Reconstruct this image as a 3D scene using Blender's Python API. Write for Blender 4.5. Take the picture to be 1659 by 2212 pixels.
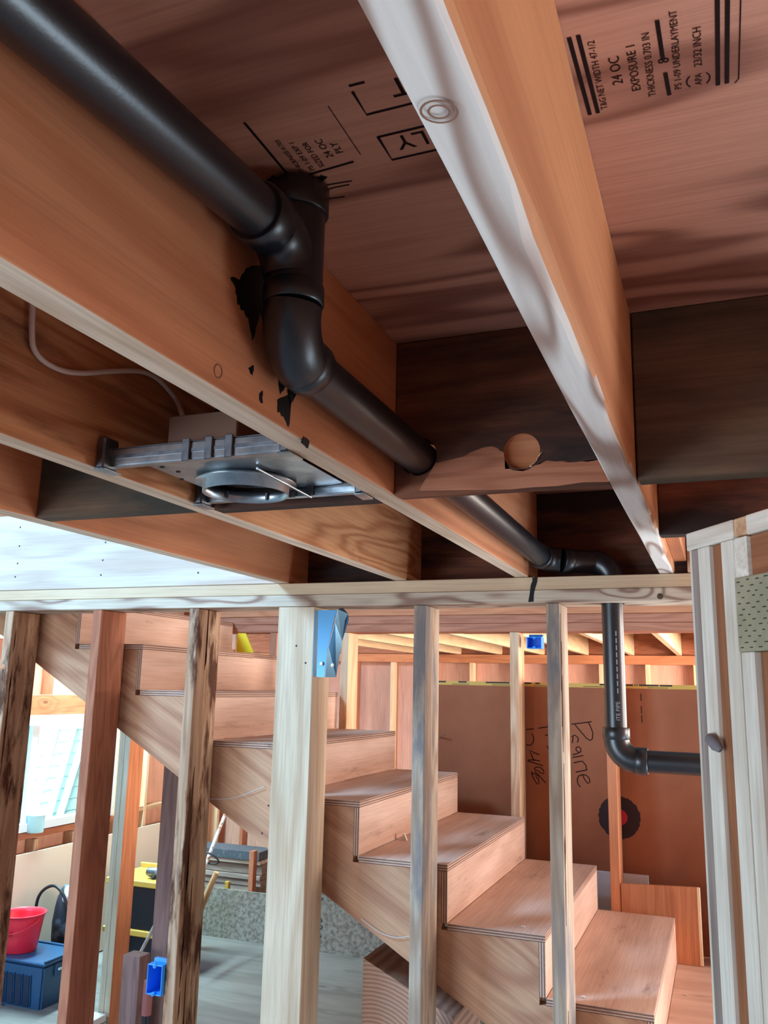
import bpy, bmesh, math, random
from mathutils import Vector, Matrix
random.seed(7)
S = bpy.context.scene
COL = S.collection
for o in list(bpy.data.objects): bpy.data.objects.remove(o)

# ------------------------------------------------------------------ camera
IW, IH, FPX = 1659.0, 2212.0, 1843.7
YAW, PITCH, ROLL = 0.3744, 0.2023, 0.0215
CP = Vector((2.4971, -2.4871, 2.1133))
FW = Vector((-math.sin(YAW)*math.cos(PITCH), math.cos(YAW)*math.cos(PITCH), math.sin(PITCH)))
_r0 = Vector((math.cos(YAW), math.sin(YAW), 0)); _u0 = _r0.cross(FW)
RT = _r0*math.cos(ROLL) + _u0*math.sin(ROLL); UP = _u0*math.cos(ROLL) - _r0*math.sin(ROLL)
cam = bpy.data.cameras.new('camera'); co = bpy.data.objects.new('camera', cam); COL.objects.link(co)
m = Matrix((RT, UP, -FW)).transposed().to_4x4(); m.translation = CP; co.matrix_world = m
cam.sensor_fit = 'HORIZONTAL'; cam.sensor_width = 36; cam.lens = FPX/IW*36; cam.clip_start = 0.02; cam.clip_end = 200
S.camera = co

def hit(u, v, ax, val):
    """point where the sight line of photo pixel (u, v) meets the plane axis = val"""
    d = FW*FPX + RT*(u-IW/2) - UP*(v-IH/2)
    return CP + d*((val-CP[ax])/d[ax])

# ------------------------------------------------------------------ light and exposure
S.view_settings.view_transform = 'Standard'; S.view_settings.look = 'None'
S.view_settings.gamma = 1.0; S.view_settings.use_curve_mapping = False
S.view_settings.exposure = 0.3
W = bpy.data.worlds.new('sky'); S.world = W; W.use_nodes = True
bg = W.node_tree.nodes['Background']; bg.inputs['Color'].default_value = (0.55, 0.76, 1.0, 1); bg.inputs['Strength'].default_value = 0.20

def area(name, loc, target, sx, sy, power, col):
    l = bpy.data.lights.new(name, 'AREA'); l.shape = 'RECTANGLE'; l.size = sx; l.size_y = sy; l.energy = power; l.color = col
    o = bpy.data.objects.new(name, l); COL.objects.link(o); o.location = loc
    o.rotation_euler = (Vector(target)-Vector(loc)).to_track_quat('-Z', 'Y').to_euler(); return o
area('stairwell_daylight', (-1.6, -2.6, 5.0), (0.8, 0.0, 2.2), 1.2, 1.2, 345, (0.32, 0.63, 1.0))      # open stairwell, upper left
area('garage_door_daylight', (-1.2, -5.8, 1.2), (2.2, -1.0, 2.2), 2.6, 2.0, 185, (0.70, 0.85, 1.0))      # open door behind the photographer
area('right_highlight_panel', (4.3, .25, .80), (2.2, -1.2, 1.7), 2.0, 1.5, 85, (0.66, 0.85, 1.0))            # low panel added beside the landing to put a highlight on the drain pipe
area('side_window_daylight', (5.6, 0.9, 2.5), (1.6, 0.8, 1.4), 1.3, 1.3, 100, (1.0, 0.87, 0.80))     # window beside the landing
area('far_room_daylight', (4.8, 3.6, 1.95), (1.2, 3.6, 2.1), 1.8, 1.2, 270, (1.0, 0.90, 0.80))          # window of the room beyond
area('yard_daylight', (-3.4, 3.2, 3.6), (-5.2, 3.2, 1.0), 1.5, 3.0, 1700, (0.55, 0.92, 1.0))             # daylight on the siding outside the window

area('lower_window_daylight', (-3.4, 3.0, 3.1), (-1.2, 2.8, 0.2), 1.6, 1.6, 90, (0.36, 0.66, 1.0))            # sky light falling in through the left window

# ------------------------------------------------------------------ materials
MATS = {}
def lin(c):
    return tuple(((x/255)/12.92 if x/255 <= .04045 else ((x/255+.055)/1.055)**2.4) for x in c) + (1,)
class NT:
    def __init__(s, name):
        s.m = bpy.data.materials.new(name); s.m.use_nodes = True; s.t = s.m.node_tree
        s.b = s.t.nodes['Principled BSDF']
    def n(s, typ, **kw):
        x = s.t.nodes.new(typ)
        for k, v in kw.items():
            if k.startswith('i_'): x.inputs[k[2:].replace('_', ' ')].default_value = v
            else: setattr(x, k, v)
        return x
    def l(s, a, b): s.t.links.new(a, b)
    def math(s, op, a, b=None):
        x = s.n('ShaderNodeMath', operation=op)
        for i, q in enumerate((a, b)):
            if q is None: continue
            if isinstance(q, (int, float)): x.inputs[i].default_value = q
            else: s.l(q, x.inputs[i])
        return x.outputs[0]
    def mix(s, f, a, b, blend='MIX'):
        x = s.n('ShaderNodeMix', data_type='RGBA', blend_type=blend)
        for i, q in ((0, f), (6, a), (7, b)):
            if isinstance(q, (int, float, tuple)): x.inputs[i].default_value = q
            else: s.l(q, x.inputs[i])
        return x.outputs[2]
    def ramp(s, f, stops):
        x = s.n('ShaderNodeValToRGB'); e = x.color_ramp.elements
        while len(e) < len(stops): e.new(.5)
        for k, (p, c) in zip(e, stops): k.position = p; k.color = c if len(c) == 4 else c+(1,)
        s.l(f, x.inputs[0]); return x.outputs[0]

def wood(pal, axis, thick=None):
    """pal: palette key; axis: grain axis 0-2; thick: thickness axis for plywood layers"""
    key = (pal, axis, thick)
    if key in MATS: return MATS[key]
    P = PAL[pal]; t = NT('wood_%s_%d' % (pal, axis))
    tc = t.n('ShaderNodeTexCoord'); oi = t.n('ShaderNodeObjectInfo')
    off = t.n('ShaderNodeVectorMath', operation='SCALE'); off.inputs[0].default_value = (37.1, 53.7, 71.3); t.l(oi.outputs['Random'], off.inputs['Scale'])
    add = t.n('ShaderNodeVectorMath', operation='ADD'); t.l(tc.outputs['Object'], add.inputs[0]); t.l(off.outputs[0], add.inputs[1])
    def mapped(long, cross):
        mp = t.n('ShaderNodeMapping'); sc = [cross]*3; sc[axis] = long; mp.inputs['Scale'].default_value = sc
        t.l(add.outputs[0], mp.inputs['Vector']); return mp.outputs[0]
    g = mapped(P.get('stretch', .12), 1.0)
    n1 = t.n('ShaderNodeTexNoise', i_Scale=P.get('scale', 9.0), i_Detail=2.0, i_Roughness=.45); t.l(g, n1.inputs['Vector'])
    field = n1.outputs['Fac']
    vo = t.n('ShaderNodeTexVoronoi', feature='F1'); vo.inputs['Scale'].default_value = P.get('kscale', 5.0); t.l(mapped(.45, 1.0), vo.inputs['Vector'])
    kd = vo.outputs['Distance']
    if P.get('knots', 0):
        bump = t.math('MULTIPLY', t.math('MAXIMUM', t.math('SUBTRACT', .22, kd), 0.0), 1.6)
        field = t.math('ADD', field, bump)
    rings = t.math('SINE', t.math('MULTIPLY', field, P.get('rings', 70.0)))
    rings = t.math('MULTIPLY', t.math('ADD', rings, 1.0), .5)
    rings = t.math('POWER', rings, P.get('sharp', 1.6))
    n2 = t.n('ShaderNodeTexNoise', i_Scale=160.0, i_Detail=3.0, i_Roughness=.6); t.l(mapped(.03, 1.0), n2.inputs['Vector'])
    n3 = t.n('ShaderNodeTexNoise', i_Scale=2.6, i_Detail=4.0, i_Roughness=.6); t.l(mapped(.5, 1.0), n3.inputs['Vector'])
    c = t.mix(t.math('MULTIPLY', rings, P.get('contrast', .6)), lin(P['a']), lin(P['b']))
    fib = t.ramp(n2.outputs['Fac'], [(.3, (.74, .72, .70)), (.62, (1.06, 1.06, 1.06))])
    c = t.mix(P.get('fibre', .7), c, fib, 'MULTIPLY')
    blo = t.ramp(n3.outputs['Fac'], [(.3, (.80, .76, .72)), (.7, (1.1, 1.1, 1.1))])
    c = t.mix(P.get('blotch', .6), c, blo, 'MULTIPLY')
    if P.get('knots', 0):
        k = t.ramp(kd, [(.0, (1, 1, 1)), (P['knots'], (.8, .8, .8)), (P['knots']*1.25, (0, 0, 0))])
        c = t.mix(t.math('MULTIPLY', k, .75), c, lin(P.get('kcol', (96, 54, 34))))
    if 'stain' in P:
        col, lo, hi, sc = P['stain']
        n4 = t.n('ShaderNodeTexNoise', i_Scale=sc, i_Detail=6.0, i_Roughness=.65); t.l(mapped(.22, 1.0), n4.inputs['Vector'])
        f = t.ramp(n4.outputs['Fac'], [(lo, (0, 0, 0)), (hi, (1, 1, 1))])
        c = t.mix(f, c, lin(col))
    if thick is not None:
        sx = t.n('ShaderNodeSeparateXYZ'); t.l(tc.outputs['Object'], sx.inputs[0])
        st = t.math('SINE', t.math('MULTIPLY', sx.outputs[thick], 2*math.pi/.0076))
        f = t.ramp(st, [(.1, (1, 1, 1)), (.5, (0, 0, 0))])
        # only the plies inside the sheet: faces sit at the crest of the stripe
        c = t.mix(t.math('MULTIPLY', f, .72), c, lin((74, 40, 28)))
    t.l(c, t.b.inputs['Base Color'])
    t.b.inputs['Roughness'].default_value = P.get('rough', .72); t.b.inputs['Specular IOR Level'].default_value = .25
    bp = t.n('ShaderNodeBump', i_Strength=P.get('bump', .25), i_Distance=.002)
    t.l(t.math('ADD', n2.outputs['Fac'], t.math('MULTIPLY', rings, .5)), bp.inputs['Height']); t.l(bp.outputs[0], t.b.inputs['Normal'])
    MATS[key] = t.m; return t.m

PAL = {
 'joist':   dict(a=(214,142,100), b=(180,104,68), rings=40, scale=6, contrast=.5, fibre=.45, stretch=.07, knots=.035, kscale=2.2),
 'joist_stained': dict(a=(206,146,102), b=(160,94,56), rings=60, scale=8, contrast=.7, stain=((70,48,40), .57, .75, 9.0), knots=.03, kscale=2.0),
 'joist_pale': dict(a=(214,150,104), b=(180,108,68), rings=24, scale=6, contrast=.5, stretch=.07, sharp=2.0, fibre=.4, stain=((226,176,132), .60, .72, 7.0)),
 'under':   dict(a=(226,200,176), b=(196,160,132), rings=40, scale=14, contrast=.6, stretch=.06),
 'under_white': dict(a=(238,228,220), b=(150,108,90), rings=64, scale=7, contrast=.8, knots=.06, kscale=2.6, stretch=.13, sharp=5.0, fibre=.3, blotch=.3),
 'block':   dict(a=(140,86,62), b=(104,58,42), rings=40, stain=((50,36,32), .38, .60, 5.0)),
 'block_dark': dict(a=(120,92,70), b=(92,64,46), rings=40, stain=((62,58,50), .40, .62, 5.0)),
 'ply':     dict(a=(210,152,128), b=(136,82,66), rings=44, scale=5, contrast=.8, stretch=.16, fibre=.5, sharp=3.0),
 'white':   dict(a=(226,212,198), b=(200,172,150), rings=46, scale=6, contrast=.6, knots=.05, kscale=2.4, fibre=.4, blotch=.35),
 'plate':   dict(a=(226,198,164), b=(206,168,130), rings=18, contrast=.4, fibre=.5),
 'plate_swirl': dict(a=(220,202,180), b=(140,100,84), rings=44, scale=8, contrast=.8, stretch=.22, sharp=2.6, knots=.06, kscale=4.5),
 'stud':    dict(a=(226,186,148), b=(190,134,96), rings=40, scale=12, contrast=.55),
 'stud_red': dict(a=(188,122,92), b=(156,90,66), rings=50, scale=12, contrast=.5),
 'stud_grey': dict(a=(196,176,154), b=(150,118,96), rings=44, scale=12, contrast=.6, stain=((134,126,124), .5, .64, 10.0)),
 'stud_dark': dict(a=(204,168,138), b=(164,116,84), rings=44, scale=12, contrast=.6, stain=((92,56,38), .50, .60, 14.0)),
 'post':    dict(a=(232,208,178), b=(196,158,124), rings=34, scale=7, contrast=.55, stretch=.09),
 'cream':   dict(a=(244,212,172), b=(226,180,136), rings=30, contrast=.4, fibre=.4),
 'stairply': dict(a=(226,186,164), b=(192,146,122), rings=22, scale=5, contrast=.45, stretch=.2, stain=((148,112,92), .60, .78, 12.0), fibre=.5),
 'stringer': dict(a=(206,156,122), b=(166,108,82), rings=40, scale=5, contrast=.6, stretch=.16, knots=.045, kscale=2.0),
 'purple':  dict(a=(140,106,98), b=(108,78,74), rings=40, scale=10, contrast=.55),
 'greygreen': dict(a=(196,186,162), b=(170,156,132), rings=30, contrast=.4),
 'orange':  dict(a=(214,140,98), b=(186,110,74), rings=34, contrast=.45, knots=.04, kscale=3.0),
 'pale_stud': dict(a=(246,238,224), b=(220,204,184), rings=30, scale=12, contrast=.5, fibre=.6),
 'brown_ply': dict(a=(170,112,78), b=(136,84,58), rings=40, contrast=.4, stain=((70,44,34), .62, .68, 24.0)),
 'floorply': dict(a=(136,132,130), b=(106,100,98), rings=24, scale=4, contrast=.5, knots=.05, kscale=3.5, kcol=(90,80,78)),
 'grey_lumber': dict(a=(176,160,152), b=(132,112,106), rings=40, contrast=.5),
 'pinkply': dict(a=(226,174,152), b=(204,148,126), rings=16, contrast=.35),
}

def plain(name, col, rough=.5, metal=0.0, spec=.5, bump=0, noise=None, bscale=120., trans=0.0, alpha=1.0):
    if name in MATS: return MATS[name]
    t = NT(name); t.b.inputs['Roughness'].default_value = rough; t.b.inputs['Metallic'].default_value = metal
    t.b.inputs['Specular IOR Level'].default_value = spec; t.b.inputs['Base Color'].default_value = lin(col)
    t.b.inputs['Transmission Weight'].default_value = trans
    tc = t.n('ShaderNodeTexCoord')
    if noise:
        n = t.n('ShaderNodeTexNoise', i_Scale=noise[0], i_Detail=5.0, i_Roughness=.6); t.l(tc.outputs['Object'], n.inputs['Vector'])
        t.l(t.ramp(n.outputs['Fac'], [(noise[2], lin(col)), (noise[3], lin(noise[1]))]), t.b.inputs['Base Color'])
    if bump:
        n = t.n('ShaderNodeTexNoise', i_Scale=bscale, i_Detail=3.0); t.l(tc.outputs['Object'], n.inputs['Vector'])
        bp = t.n('ShaderNodeBump', i_Strength=bump, i_Distance=.002); t.l(n.outputs['Fac'], bp.inputs['Height']); t.l(bp.outputs[0], t.b.inputs['Normal'])
    MATS[name] = t.m; return t.m

ABS = plain('black_abs', (15, 19, 27), .36, spec=.9, bump=.06, bscale=300)
TAR = plain('black_primer', (10, 10, 12), .55, spec=.3, bump=.5, bscale=60)
INK = plain('stamp_ink', (38, 24, 24), .9, spec=.1)
INKM = plain('marker_ink', (44, 24, 20), .8, spec=.1)
GALV = plain('galvanised', (186, 192, 196), .34, 1.0, noise=(14, (136, 146, 154), .4, .65))
GALVD = plain('galvanised_dull', (138, 142, 148), .45, 1.0, noise=(20, (96, 100, 108), .4, .65))
BOXSTEEL = plain('box_steel_reflection', (128, 98, 84), .55, .7)  # galvanised steel with its brown reflection put into the base colour
CABLE = plain('cable_sheath', (216, 196, 184), .5)
BLUEP = plain('blue_plastic', (52, 150, 240), .4)
HANGER = plain('zinc_hanger', (74, 118, 150), .30, .9)
VINYL = plain('white_vinyl', (232, 240, 246), .35)
SIDING = plain('siding_paint', (222, 240, 236), .6)
DRYWALL = plain('beige_sheet', (222, 196, 174), .85, bump=.1, bscale=40)
BOARD = plain('brown_fibreboard', (166, 100, 68), .85, spec=.15, noise=(6, (154, 90, 60), .35, .7))
REDP = plain('red_plastic', (226, 40, 62), .38)
TOTE = plain('blue_tote', (36, 78, 116), .42)
TOTED = plain('dark_tote_rib', (22, 40, 68), .5)
YEL = plain('yellow_plastic', (198, 156, 66), .5)
YELB = plain('bright_yellow', (252, 214, 16), .5)
BLK = plain('black_body', (20, 18, 24), .5)
OSB = plain('osb_flakes', (150, 144, 136), .8, noise=(38, (110, 100, 92), .40, .62), bump=.6, bscale=40)
PT = plain('treated_wood', (158, 152, 124), .8, noise=(9, (186, 174, 144), .4, .65))
SLIT = plain('incision', (52, 50, 40), .9)
STEELN = plain('nail_steel', (74, 70, 74), .5, .6)
CONC = plain('concrete', (150, 144, 140), .85, noise=(3, (128, 122, 118), .4, .65), bump=.2, bscale=30)
TUB = plain('frosted_tub', (222, 244, 244), .5, trans=.5)
BAGM = plain('dark_bag', (30, 32, 42), .6, noise=(7, (84, 90, 100), .5, .6), bump=.8, bscale=12)
GREYBAG = plain('grey_canvas', (120, 118, 116), .8)
TAPE = plain('yellow_tape', (214, 166, 70), .5)
TAPEB = plain('tape_print', (40, 30, 24), .6)
PAINTR = plain('red_paint', (190, 26, 40), .7)
PAINTK = plain('dark_paint', (52, 30, 28), .9)
HANDLE = plain('tool_handle', (206, 160, 116), .55)
RUBR = plain('red_grip', (150, 84, 78), .6)
WHITEB = plain('white_painted', (226, 220, 214), .6)
RUST = plain('rusty_white_pole', (214, 218, 222), .5, noise=(20, (150, 92, 64), .5, .6))
COB = plain('cobweb', (214, 206, 204), .9)

def glass():
    t = NT('window_glass'); t.b.inputs['Base Color'].default_value = (.86, 1, .98, 1); t.b.inputs['Transmission Weight'].default_value = 1
    t.b.inputs['Roughness'].default_value = 0.0; t.b.inputs['IOR'].default_value = 1.02; t.b.inputs['Specular IOR Level'].default_value = .6
    return t.m
GLASS = glass()

# ------------------------------------------------------------------ mesh helpers
def wl(o):
    v = Vector(o.location)
    while o.parent: o = o.parent; v += o.location
    return v
def fin(o, parent=None, label=None, cat=None, group=None, kind=None):
    COL.objects.link(o)
    if parent is not None: o.location = o.location - wl(parent); o.parent = parent
    if label: o['label'] = label
    if cat: o['category'] = cat
    if group: o['group'] = group
    if kind: o['kind'] = kind
    return o
def empty(name, loc, **kw):
    o = bpy.data.objects.new(name, None); o.empty_display_size = .05; o.location = Vector(loc); return fin(o, **kw)
def mesh_obj(name, bm, mat, loc=(0, 0, 0), smooth=False, recalc=True, **kw):
    if recalc: bmesh.ops.recalc_face_normals(bm, faces=bm.faces)
    me = bpy.data.meshes.new(name); bm.to_mesh(me); bm.free()
    if smooth:
        for p in me.polygons: p.use_smooth = True
    if mat: me.materials.append(mat)
    o = bpy.data.objects.new(name, me); o.location = Vector(loc); return fin(o, **kw)
def addbox(bm, x, y, z, bev=0.0, M=None):
    vs = [bm.verts.new((a, b, c)) for a in x for b in y for c in z]
    fs = [(0,1,3,2),(4,6,7,5),(0,4,5,1),(2,3,7,6),(0,2,6,4),(1,5,7,3)]
    F = [bm.faces.new([vs[i] for i in f]) for f in fs]
    if bev:
        es = list({e for f in F for e in f.edges})
        r = bmesh.ops.bevel(bm, geom=es, offset=bev, segments=1, affect='EDGES', profile=.5)
        vs = list({v for f in r['faces'] for v in f.verts} | {v for v in vs if v.is_valid})
    if M is not None:
        for v in vs: v.co = M @ v.co
    return vs
def box(name, x, y, z, mat, bev=.0018, rot=None, **kw):
    """one board or box between the given coordinate ranges; a palette key picks wood with grain along the long side"""
    c = Vector(((x[0]+x[1])/2, (y[0]+y[1])/2, (z[0]+z[1])/2)); d = [abs(x[1]-x[0]), abs(y[1]-y[0]), abs(z[1]-z[0])]
    if isinstance(mat, tuple): pal, ax, th = mat
    elif isinstance(mat, str): pal, ax, th = mat, d.index(max(d)), None
    else: pal = None
    bm = bmesh.new(); addbox(bm, (-d[0]/2, d[0]/2), (-d[1]/2, d[1]/2), (-d[2]/2, d[2]/2), min(bev, min(d)*.3))
    o = mesh_obj(name, bm, wood(pal, ax, th) if pal else mat, c, **kw)
    if rot: o.rotation_euler = rot
    return o
def tube(name, pts, r, mat, seg=14, cap=True, **kw):
    pts = [Vector(p) for p in pts]; loc = pts[0].copy(); bm = bmesh.new(); rings = []
    rs = r if isinstance(r, (list, tuple)) else [r]*len(pts)
    ref = None
    for i, p in enumerate(pts):
        t = (pts[min(i+1, len(pts)-1)] - pts[max(i-1, 0)]).normalized()
        if ref is None: ref = t.orthogonal().normalized()
        a = (ref - t*ref.dot(t)).normalized(); b = t.cross(a); ref = a
        rings.append([bm.verts.new(p-loc+(a*math.cos(2*math.pi*k/seg)+b*math.sin(2*math.pi*k/seg))*rs[i]) for k in range(seg)])
    for A, B in zip(rings, rings[1:]):
        for k in range(seg): bm.faces.new((A[k], A[(k+1) % seg], B[(k+1) % seg], B[k]))
    if cap:
        bm.faces.new([bm.verts.new(v.co) for v in rings[0][::-1]]); bm.faces.new([bm.verts.new(v.co) for v in rings[-1]])
    o = mesh_obj(name, bm, mat, loc, smooth=True, **kw)
    return o
def lathe(name, prof, mat, loc, seg=40, axis=None, closed=False, **kw):
    bm = bmesh.new(); R = []
    for k in range(seg):
        a = 2*math.pi*k/seg; R.append([bm.verts.new((r*math.cos(a), r*math.sin(a), z)) for r, z in prof])
    n = len(prof)
    for k in range(seg):
        A, B = R[k], R[(k+1) % seg]
        for i in range(n if closed else n-1):
            j = (i+1) % n
            bm.faces.new((A[i], B[i], B[j], A[j]))
    bmesh.ops.remove_doubles(bm, verts=bm.verts, dist=1e-6)
    o = mesh_obj(name, bm, mat, loc, smooth=True, **kw)
    if axis: o.rotation_euler = Vector((0, 0, 1)).rotation_difference(Vector(axis)).to_euler()
    return o
def prism(name, poly, plane, a0, a1, mat, **kw):
    """polygon in plane 'xz' / 'yz' / 'xy' extruded along the third axis from a0 to a1"""
    f = {'xz': lambda p, q, a: Vector((p, a, q)), 'yz': lambda p, q, a: Vector((a, p, q)), 'xy': lambda p, q, a: Vector((p, q, a))}[plane]
    loc = f(sum(p[0] for p in poly)/len(poly), sum(p[1] for p in poly)/len(poly), (a0+a1)/2)
    bm = bmesh.new(); A = [bm.verts.new(f(p, q, a0)-loc) for p, q in poly]; B = [bm.verts.new(f(p, q, a1)-loc) for p, q in poly]
    bm.faces.new(A); bm.faces.new(B[::-1]); n = len(poly)
    for i in range(n): bm.faces.new((A[i], B[i], B[(i+1) % n], A[(i+1) % n]))
    return mesh_obj(name, bm, mat, loc, **kw)
def strokes(name, lines, mat, width, normal, lift=.0006, **kw):
    """thin pen strokes lying on a flat surface"""
    nrm = Vector(normal); loc = Vector(lines[0][0]); bm = bmesh.new()
    for ln in lines:
        ln = [Vector(p) for p in ln]; prev = None
        for i, p in enumerate(ln):
            t = (ln[min(i+1, len(ln)-1)]-ln[max(i-1, 0)]).normalized(); s = nrm.cross(t)*width/2; q = p+nrm*lift-loc
            cur = (bm.verts.new(q+s), bm.verts.new(q-s))
            if prev: bm.faces.new((prev[0], cur[0], cur[1], prev[1]))
            prev = cur
    return mesh_obj(name, bm, mat, loc, **kw)
def text(name, s, size, loc, xdir, ydir, mat, align='LEFT', lift=.0006, **kw):
    cu = bpy.data.curves.new(name, 'FONT'); cu.body = s; cu.size = size; cu.align_x = align; cu.resolution_u = 2
    t = bpy.data.objects.new(name, cu); COL.objects.link(t)
    dg = bpy.context.evaluated_depsgraph_get(); me = bpy.data.meshes.new_from_object(t.evaluated_get(dg))
    bpy.data.objects.remove(t); me.materials.clear(); me.materials.append(mat)
    x, y = Vector(xdir).normalized(), Vector(ydir).normalized(); z = x.cross(y)
    M = Matrix((x, y, z)).transposed()
    for v in me.vertices: v.co = M @ v.co
    o = bpy.data.objects.new(name, me); o.location = Vector(loc)+z*lift; return fin(o, **kw)
def blob(name, outline, plane_fn, mat, thick, normal, **kw):
    """irregular thick smear from a traced outline on a plane"""
    pts = [plane_fn(u, v) for u, v in outline]; n = Vector(normal); loc = sum(pts, Vector())/len(pts); bm = bmesh.new()
    dense = []
    for i, p in enumerate(pts):
        q = pts[(i+1) % len(pts)]
        for k in range(4):
            r = p.lerp(q, k/4); j = Vector((random.uniform(-1, 1), random.uniform(-1, 1), random.uniform(-1, 1)))*.0018
            j -= n*j.dot(n); dense.append(r+j)
    A = [bm.verts.new(p-loc) for p in dense]; B = [bm.verts.new((p-loc)*.94+n*thick) for p in dense]; k = len(dense)
    top = bm.faces.new(B)
    for i in range(k): bm.faces.new((A[i], A[(i+1) % k], B[(i+1) % k], B[i]))
    bmesh.ops.triangulate(bm, faces=[top])
    return mesh_obj(name, bm, mat, loc, **kw)

# ------------------------------------------------------------------ key levels
ZJ, ZC = 2.44, 2.722           # underside of joists, underside of subfloor
JT = .042                      # joist thickness
JX = [2.348, 1.940, 1.558, 1.147]
YB = -1.132                    # front of the blocking row

# ================================================================== STRUCTURE
box('floor', (-4.2, 6.2), (-6.6, 6.2), (-.1, 0), CONC, kind='structure')
ceil = empty('ceiling', (2.3, -2.0, ZC), kind='structure')
sheets = []
for i, (x0, x1, y0, y1) in enumerate(((1.150, 2.367, -1.40-2.2, -.9+.0), (2.369, 4.8, -3.6, -.9), (1.150, 2.367, -.898, .18), (2.369, 4.8, -.898, .18), (1.150, 4.8, -5.4, -3.602))):
    sheets.append(box('plywood_sheet', (x0, x1), (y0, y1), (ZC, ZC+.018), ('ply', 0, None), parent=ceil, bev=.001))
# near right side and rear walls of the photographer's room (behind and beside the camera)
box('wall_right', (4.8, 4.9), (-5.4, -.2), (0, 2.72), 'pinkply', kind='structure')
# window wall of the lower room, with an opening
XW = -2.4
wy0, wy1, wz0, wz1 = 2.10, 3.80, 1.0, 1.84
wlft = empty('wall_left', (XW, 2.5, 0), kind='structure')
for nm, y, z in (('sheathing', (.3, wy0), (0, 3.4)), ('sheathing', (wy1, 6.0), (0, 3.4)), ('sheathing', (wy0, wy1), (0, wz0)), ('sheathing', (wy0, wy1), (wz1, 3.4))):
    box(nm, (XW-.115, XW-.10), y, z, ('pinkply', 2, None), parent=wlft)
for y in (.62, 1.03, 1.44, 1.85, 3.85, 4.25, 4.66, 5.06, 5.5):
    box('wall_stud', (XW-.099, XW-.01), (y, y+.038), (.04, 2.4), 'cream' if y > 3 else 'stud_red', parent=wlft)
for y in (2.14, 2.52, 2.93, 3.34, 3.70):
    box('cripple_stud', (XW-.099, XW-.01), (y, y+.038), (.04, .93), 'stud', parent=wlft)
    box('cripple_stud', (XW-.099, XW-.01), (y, y+.038), (2.0, 2.4), 'stud_red', parent=wlft)
box('window_header', (XW-.099, XW+.004), (2.06, 3.85), (1.85, 2.0), 'orange', parent=wlft)
box('rough_sill', (XW-.099, XW), (2.06, 3.85), (.945, .99), 'stud_red', parent=wlft)
box('wall_plate', (XW-.099, XW-.01), (.3, 6.0), (2.402, 2.48), 'stud', parent=wlft)
box('girt', (XW-.09, XW-.012), (3.9, 4.6), (.98, 1.02), 'stud', parent=wlft)
# far wall (beyond the stairs) and its framing
YF = 5.6
wf = empty('wall_far', (1, YF, 0), kind='structure')
box('sheathing', (-2.5, 6.0), (YF+.10, YF+.115), (0, 3.2), ('pinkply', 2, None), parent=wf)
x = -2.2
while x < 5.4:
    box('wall_stud', (x, x+.038), (YF, YF+.089), (.04, 2.36), 'cream' if x > -.6 else 'stud_red', parent=wf); x += .4064
box('wall_plate', (-2.4, 5.9), (YF-.004, YF+.09), (2.36, 2.44), 'orange', parent=wf)
box('rim_joist', (-2.4, 5.9), (YF+.05, YF+.09), (2.445, 2.72), 'stud_red', parent=wf)
# far ceiling
fc = empty('ceiling', (2, 3.4, 2.72), kind='structure')
box('subfloor', (-.5, 6.0), (1.38, YF+.09), (2.725, 2.745), ('grey_lumber', 0, None), parent=fc)
x = -.3; k = 0
while x < 4.4:
    box('ceiling_joist', (x, x+.04), (1.38, YF+.045), (2.442, 2.722), 'cream', parent=fc)
    if k % 2 == 0 or 1:
        box('blocking', (x+.042, x+.404), (2.6+.25*(k % 2), 2.64+.25*(k % 2)), (2.46, 2.72), 'grey_lumber', parent=fc)
    x += .4064; k += 1
box('wall_right', (5.9, 6.0), (2.0, 6.0), (0, 3.2), ('pinkply', 2, None), kind='structure')

ff = empty('floor', (3.6, 3.4, 1.05), kind='structure')
box('floor_deck', (1.5, 5.9), (1.61, YF-.006), (1.05, 1.09), ('floorply', 0, None), parent=ff)
box('wall_light_block', (1.46, 1.499), (1.62, YF-.006), (0, 1.40), ('pinkply', 2, None), kind='structure')  # unseen wall added to keep far room light out of the lower room
# exterior seen through the window
ext = empty('siding_wall', (-5.2, 3.2, 0), label='pale painted lap siding of the neighbouring wall outside the window', cat='siding')
for i in range(14):
    z = .1+i*.14
    box('siding_board', (-5.24, -5.21+.0), (-.5, 6.8), (z, z+.15), SIDING, parent=ext, rot=(0, math.radians(-5), 0))
for i, (pa, pb) in enumerate((((76, 1745), (124, 1556)), ((103, 1768), (163, 1560)), ((126, 1770), (180, 1600)))):  # white slats added where pale light streaks cross the siding
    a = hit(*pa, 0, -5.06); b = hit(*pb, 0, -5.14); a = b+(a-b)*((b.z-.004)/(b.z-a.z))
    o = box('streak_slat', (-.012, .012), (-.05, .05), (-(b-a).length/2, (b-a).length/2), VINYL,
            label=('first', 'second', 'third')[i]+' white batten from the left, added in place of a light streak on the siding outside', cat='slat', group='slats added for light streaks outside the window')
    o.location = (a+b)/2; d_ = (b-a).normalized(); xa = Vector((1, 0, 0)); xa = (xa-d_*xa.dot(d_)).normalized(); o.rotation_euler = Matrix((xa, d_.cross(xa), d_)).transposed().to_euler()

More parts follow.
